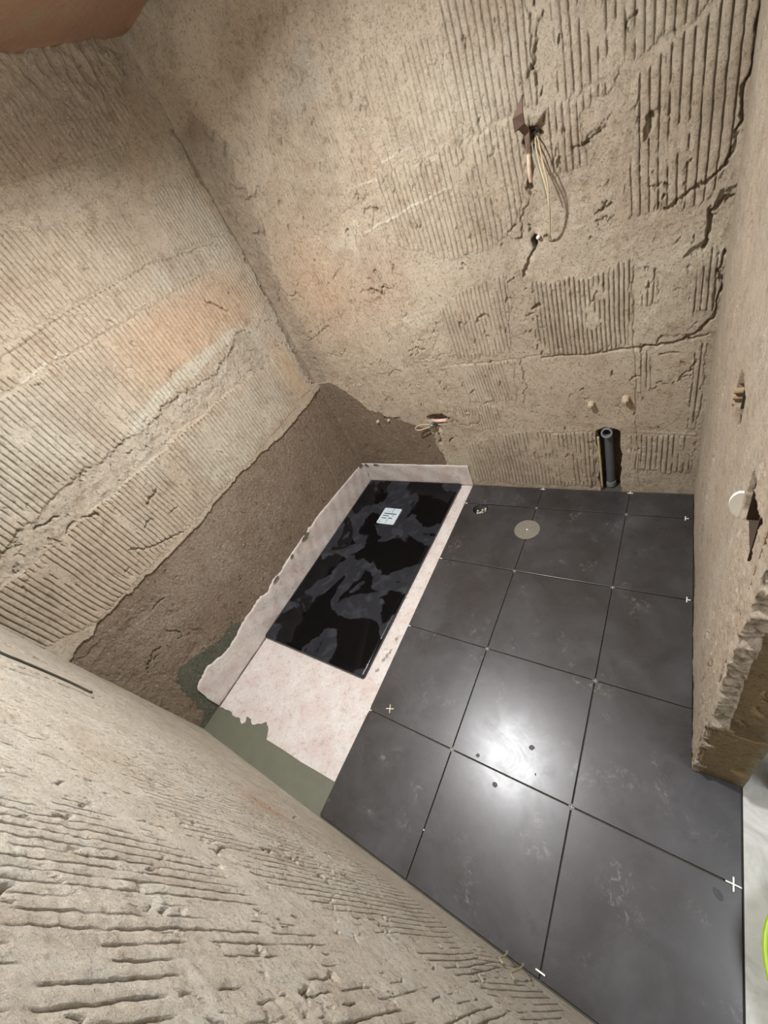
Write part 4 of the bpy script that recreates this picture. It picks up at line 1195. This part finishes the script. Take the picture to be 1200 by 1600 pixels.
t = thing('conduit_end', 'small pale pipe tip in the slit hole under the hanging cables', 'conduit', (0.158, YB - 0.004, 1.318))
bm = bmesh.new(); tube(bm, [(0.0, 0.02, 0.0), (0.001, -0.012, 0.002)], 0.0065, 12)
obj('tube', bm, simple('pale_pink_tube', srgb(226, 206, 196), 0.5), t, smooth=True)

# ------------------------------------------------------------------ boxes on the right wall
def on_right(y, z, d):
    return (xr(y) - d, y, z)
t = thing('switch_box', 'sunken wall box with three conduit ends on the right wall, upper one', 'socket box', on_right(-0.605, 1.075, -0.028))
bm = bmesh.new()
box(bm, (-0.022, -0.004, -0.043), (0.020, 0.0, 0.043)); box(bm, (-0.022, 0.052, -0.043), (0.020, 0.056, 0.043))
box(bm, (-0.022, -0.004, -0.047), (0.020, 0.056, -0.043)); box(bm, (-0.022, -0.004, 0.043), (0.020, 0.056, 0.047))
bmesh.ops.translate(bm, verts=bm.verts, vec=(0, -0.026, 0))
obj('box_frame', bm, M_BOXDARK, t)
for k in range(3):
    bm = bmesh.new()
    ringtube(bm, (0.01, 0.052 + k * 0.004, -0.010 - k * 0.019), (-0.036, 0.056 + k * 0.004, -0.012 - k * 0.019), 0.0075, 0.0048, 12)
    obj('conduit_end', bm, M_BOX, t)
t = thing('socket_box', 'rectangular wall box with side rails on the right wall, lower one', 'socket box', on_right(-0.965, 1.078, -0.030))
bm = bmesh.new()
for y0 in (-0.052, 0.048):
    box(bm, (-0.030, y0, -0.056), (0.022, y0 + 0.004, 0.056))
box(bm, (-0.026, -0.052, -0.060), (0.022, 0.052, -0.056)); box(bm, (-0.026, -0.052, 0.056), (0.022, 0.052, 0.060))
obj('box_frame', bm, M_BOXDARK, t)
bm = bmesh.new()
box(bm, (-0.020, -0.048, 0.000), (-0.015, 0.048, 0.056))
tag(obj('plastered_lid', bm, M_CLAY, t), 'plaster covered lid over half of the opening')
t = thing('round_lid', 'white round lid stuck out beside the lower wall box', 'lid', on_right(-0.868, 1.010, 0.000))
bm = bmesh.new()
n = 28
fr = [bm.verts.new((-0.018 * math.cos(a) - 0.002, 0.003 * math.cos(a), 0.034 * math.sin(a))) for a in [2 * math.pi * i / n for i in range(n)]]
bk = [bm.verts.new((v.co.x, v.co.y + 0.006, v.co.z)) for v in fr]
bm.faces.new(fr); bm.faces.new(bk[::-1])
for i in range(n): bm.faces.new((fr[i], bk[i], bk[(i + 1) % n], fr[(i + 1) % n]))
obj('disc', bm, M_WHITE, t)

t = thing('wall_cable', 'dark thin cable with a hooked end lying in the near wall beside the left corner', 'cable', (-0.73, YN + 0.010, 1.15))
pc = [(-0.745, 1.50), (-0.722, 1.36), (-0.708, 1.27), (-0.722, 1.215), (-0.741, 1.13), (-0.752, 1.04), (-0.745, 0.985), (-0.762, 0.975)]
bm = bmesh.new(); tube(bm, spline([(u + 0.73, 0.002, z - 1.15) for u, z in pc], 8), 0.0034, 8)
obj('strand', bm, simple('dark_cable', srgb(66, 64, 54), 0.6), t, smooth=True)

# ------------------------------------------------------------------ plaster drips at the foot of the near wall
def drip(x, z0, z1, label, seed):
    t = thing('plaster_drip', label, 'plaster drip', (x, YN + 0.006, z0), 'thin drips at the foot of the near wall')
    bm = bmesh.new()
    h = z1 - z0
    tube(bm, spline([(-0.012, 0.012, 0.0), (0.0, 0.018, h * 0.25), (0.003, 0.012, h * 0.6), (0.0, 0.006, h * 0.9), (0.012, 0.002, h)], 6), [0.0022] * 25, 8)
    obj('strand', bm, simple('greenish_plaster', srgb(150, 142, 112), 0.9), t, smooth=True)
drip(0.372, 0.045, 0.190, 'thin greenish plaster drip at the near wall foot, left of the two', 1)
drip(0.420, 0.045, 0.290, 'thin greenish plaster drip at the near wall foot, right and longer of the two', 2)

# ------------------------------------------------------------------ hall: tub and door casing
t = thing('plastic_tub', 'lime green round plastic tub on the marble floor, cut by the frame', 'tub', (1.108, -1.466, -0.003))
bm = bmesh.new(); seg = 48
prof = [(0.0, 0.0), (0.165, 0.0), (0.172, 0.004), (0.196, 0.115), (0.204, 0.118), (0.205, 0.124), (0.198, 0.127), (0.192, 0.122), (0.166, 0.010), (0.0, 0.008)]
rings = [[bm.verts.new((max(r, 0.001) * math.cos(2 * math.pi * k / seg), max(r, 0.001) * math.sin(2 * math.pi * k / seg), z)) for k in range(seg)] for r, z in prof]
for a, b in zip(rings[:-1], rings[1:]):
    for k in range(seg): bm.faces.new((a[k], a[(k + 1) % seg], b[(k + 1) % seg], b[k]))
bm.faces.new(rings[0][::-1]); bm.faces.new(rings[-1])
obj('tub_body', bm, M_LIME, t, smooth=True)
bm = bmesh.new()
box(bm, (0.955, -1.075, -0.003), (1.035, -1.02, 2.1))
for k in range(5):
    box(bm, (0.958 + k * 0.015, -1.079, -0.003), (0.966 + k * 0.015, -1.075, 2.1))
structure(obj('trim_1', bm, M_WOOD), 'dark brown ribbed wooden door casing in the hall', 'door casing')
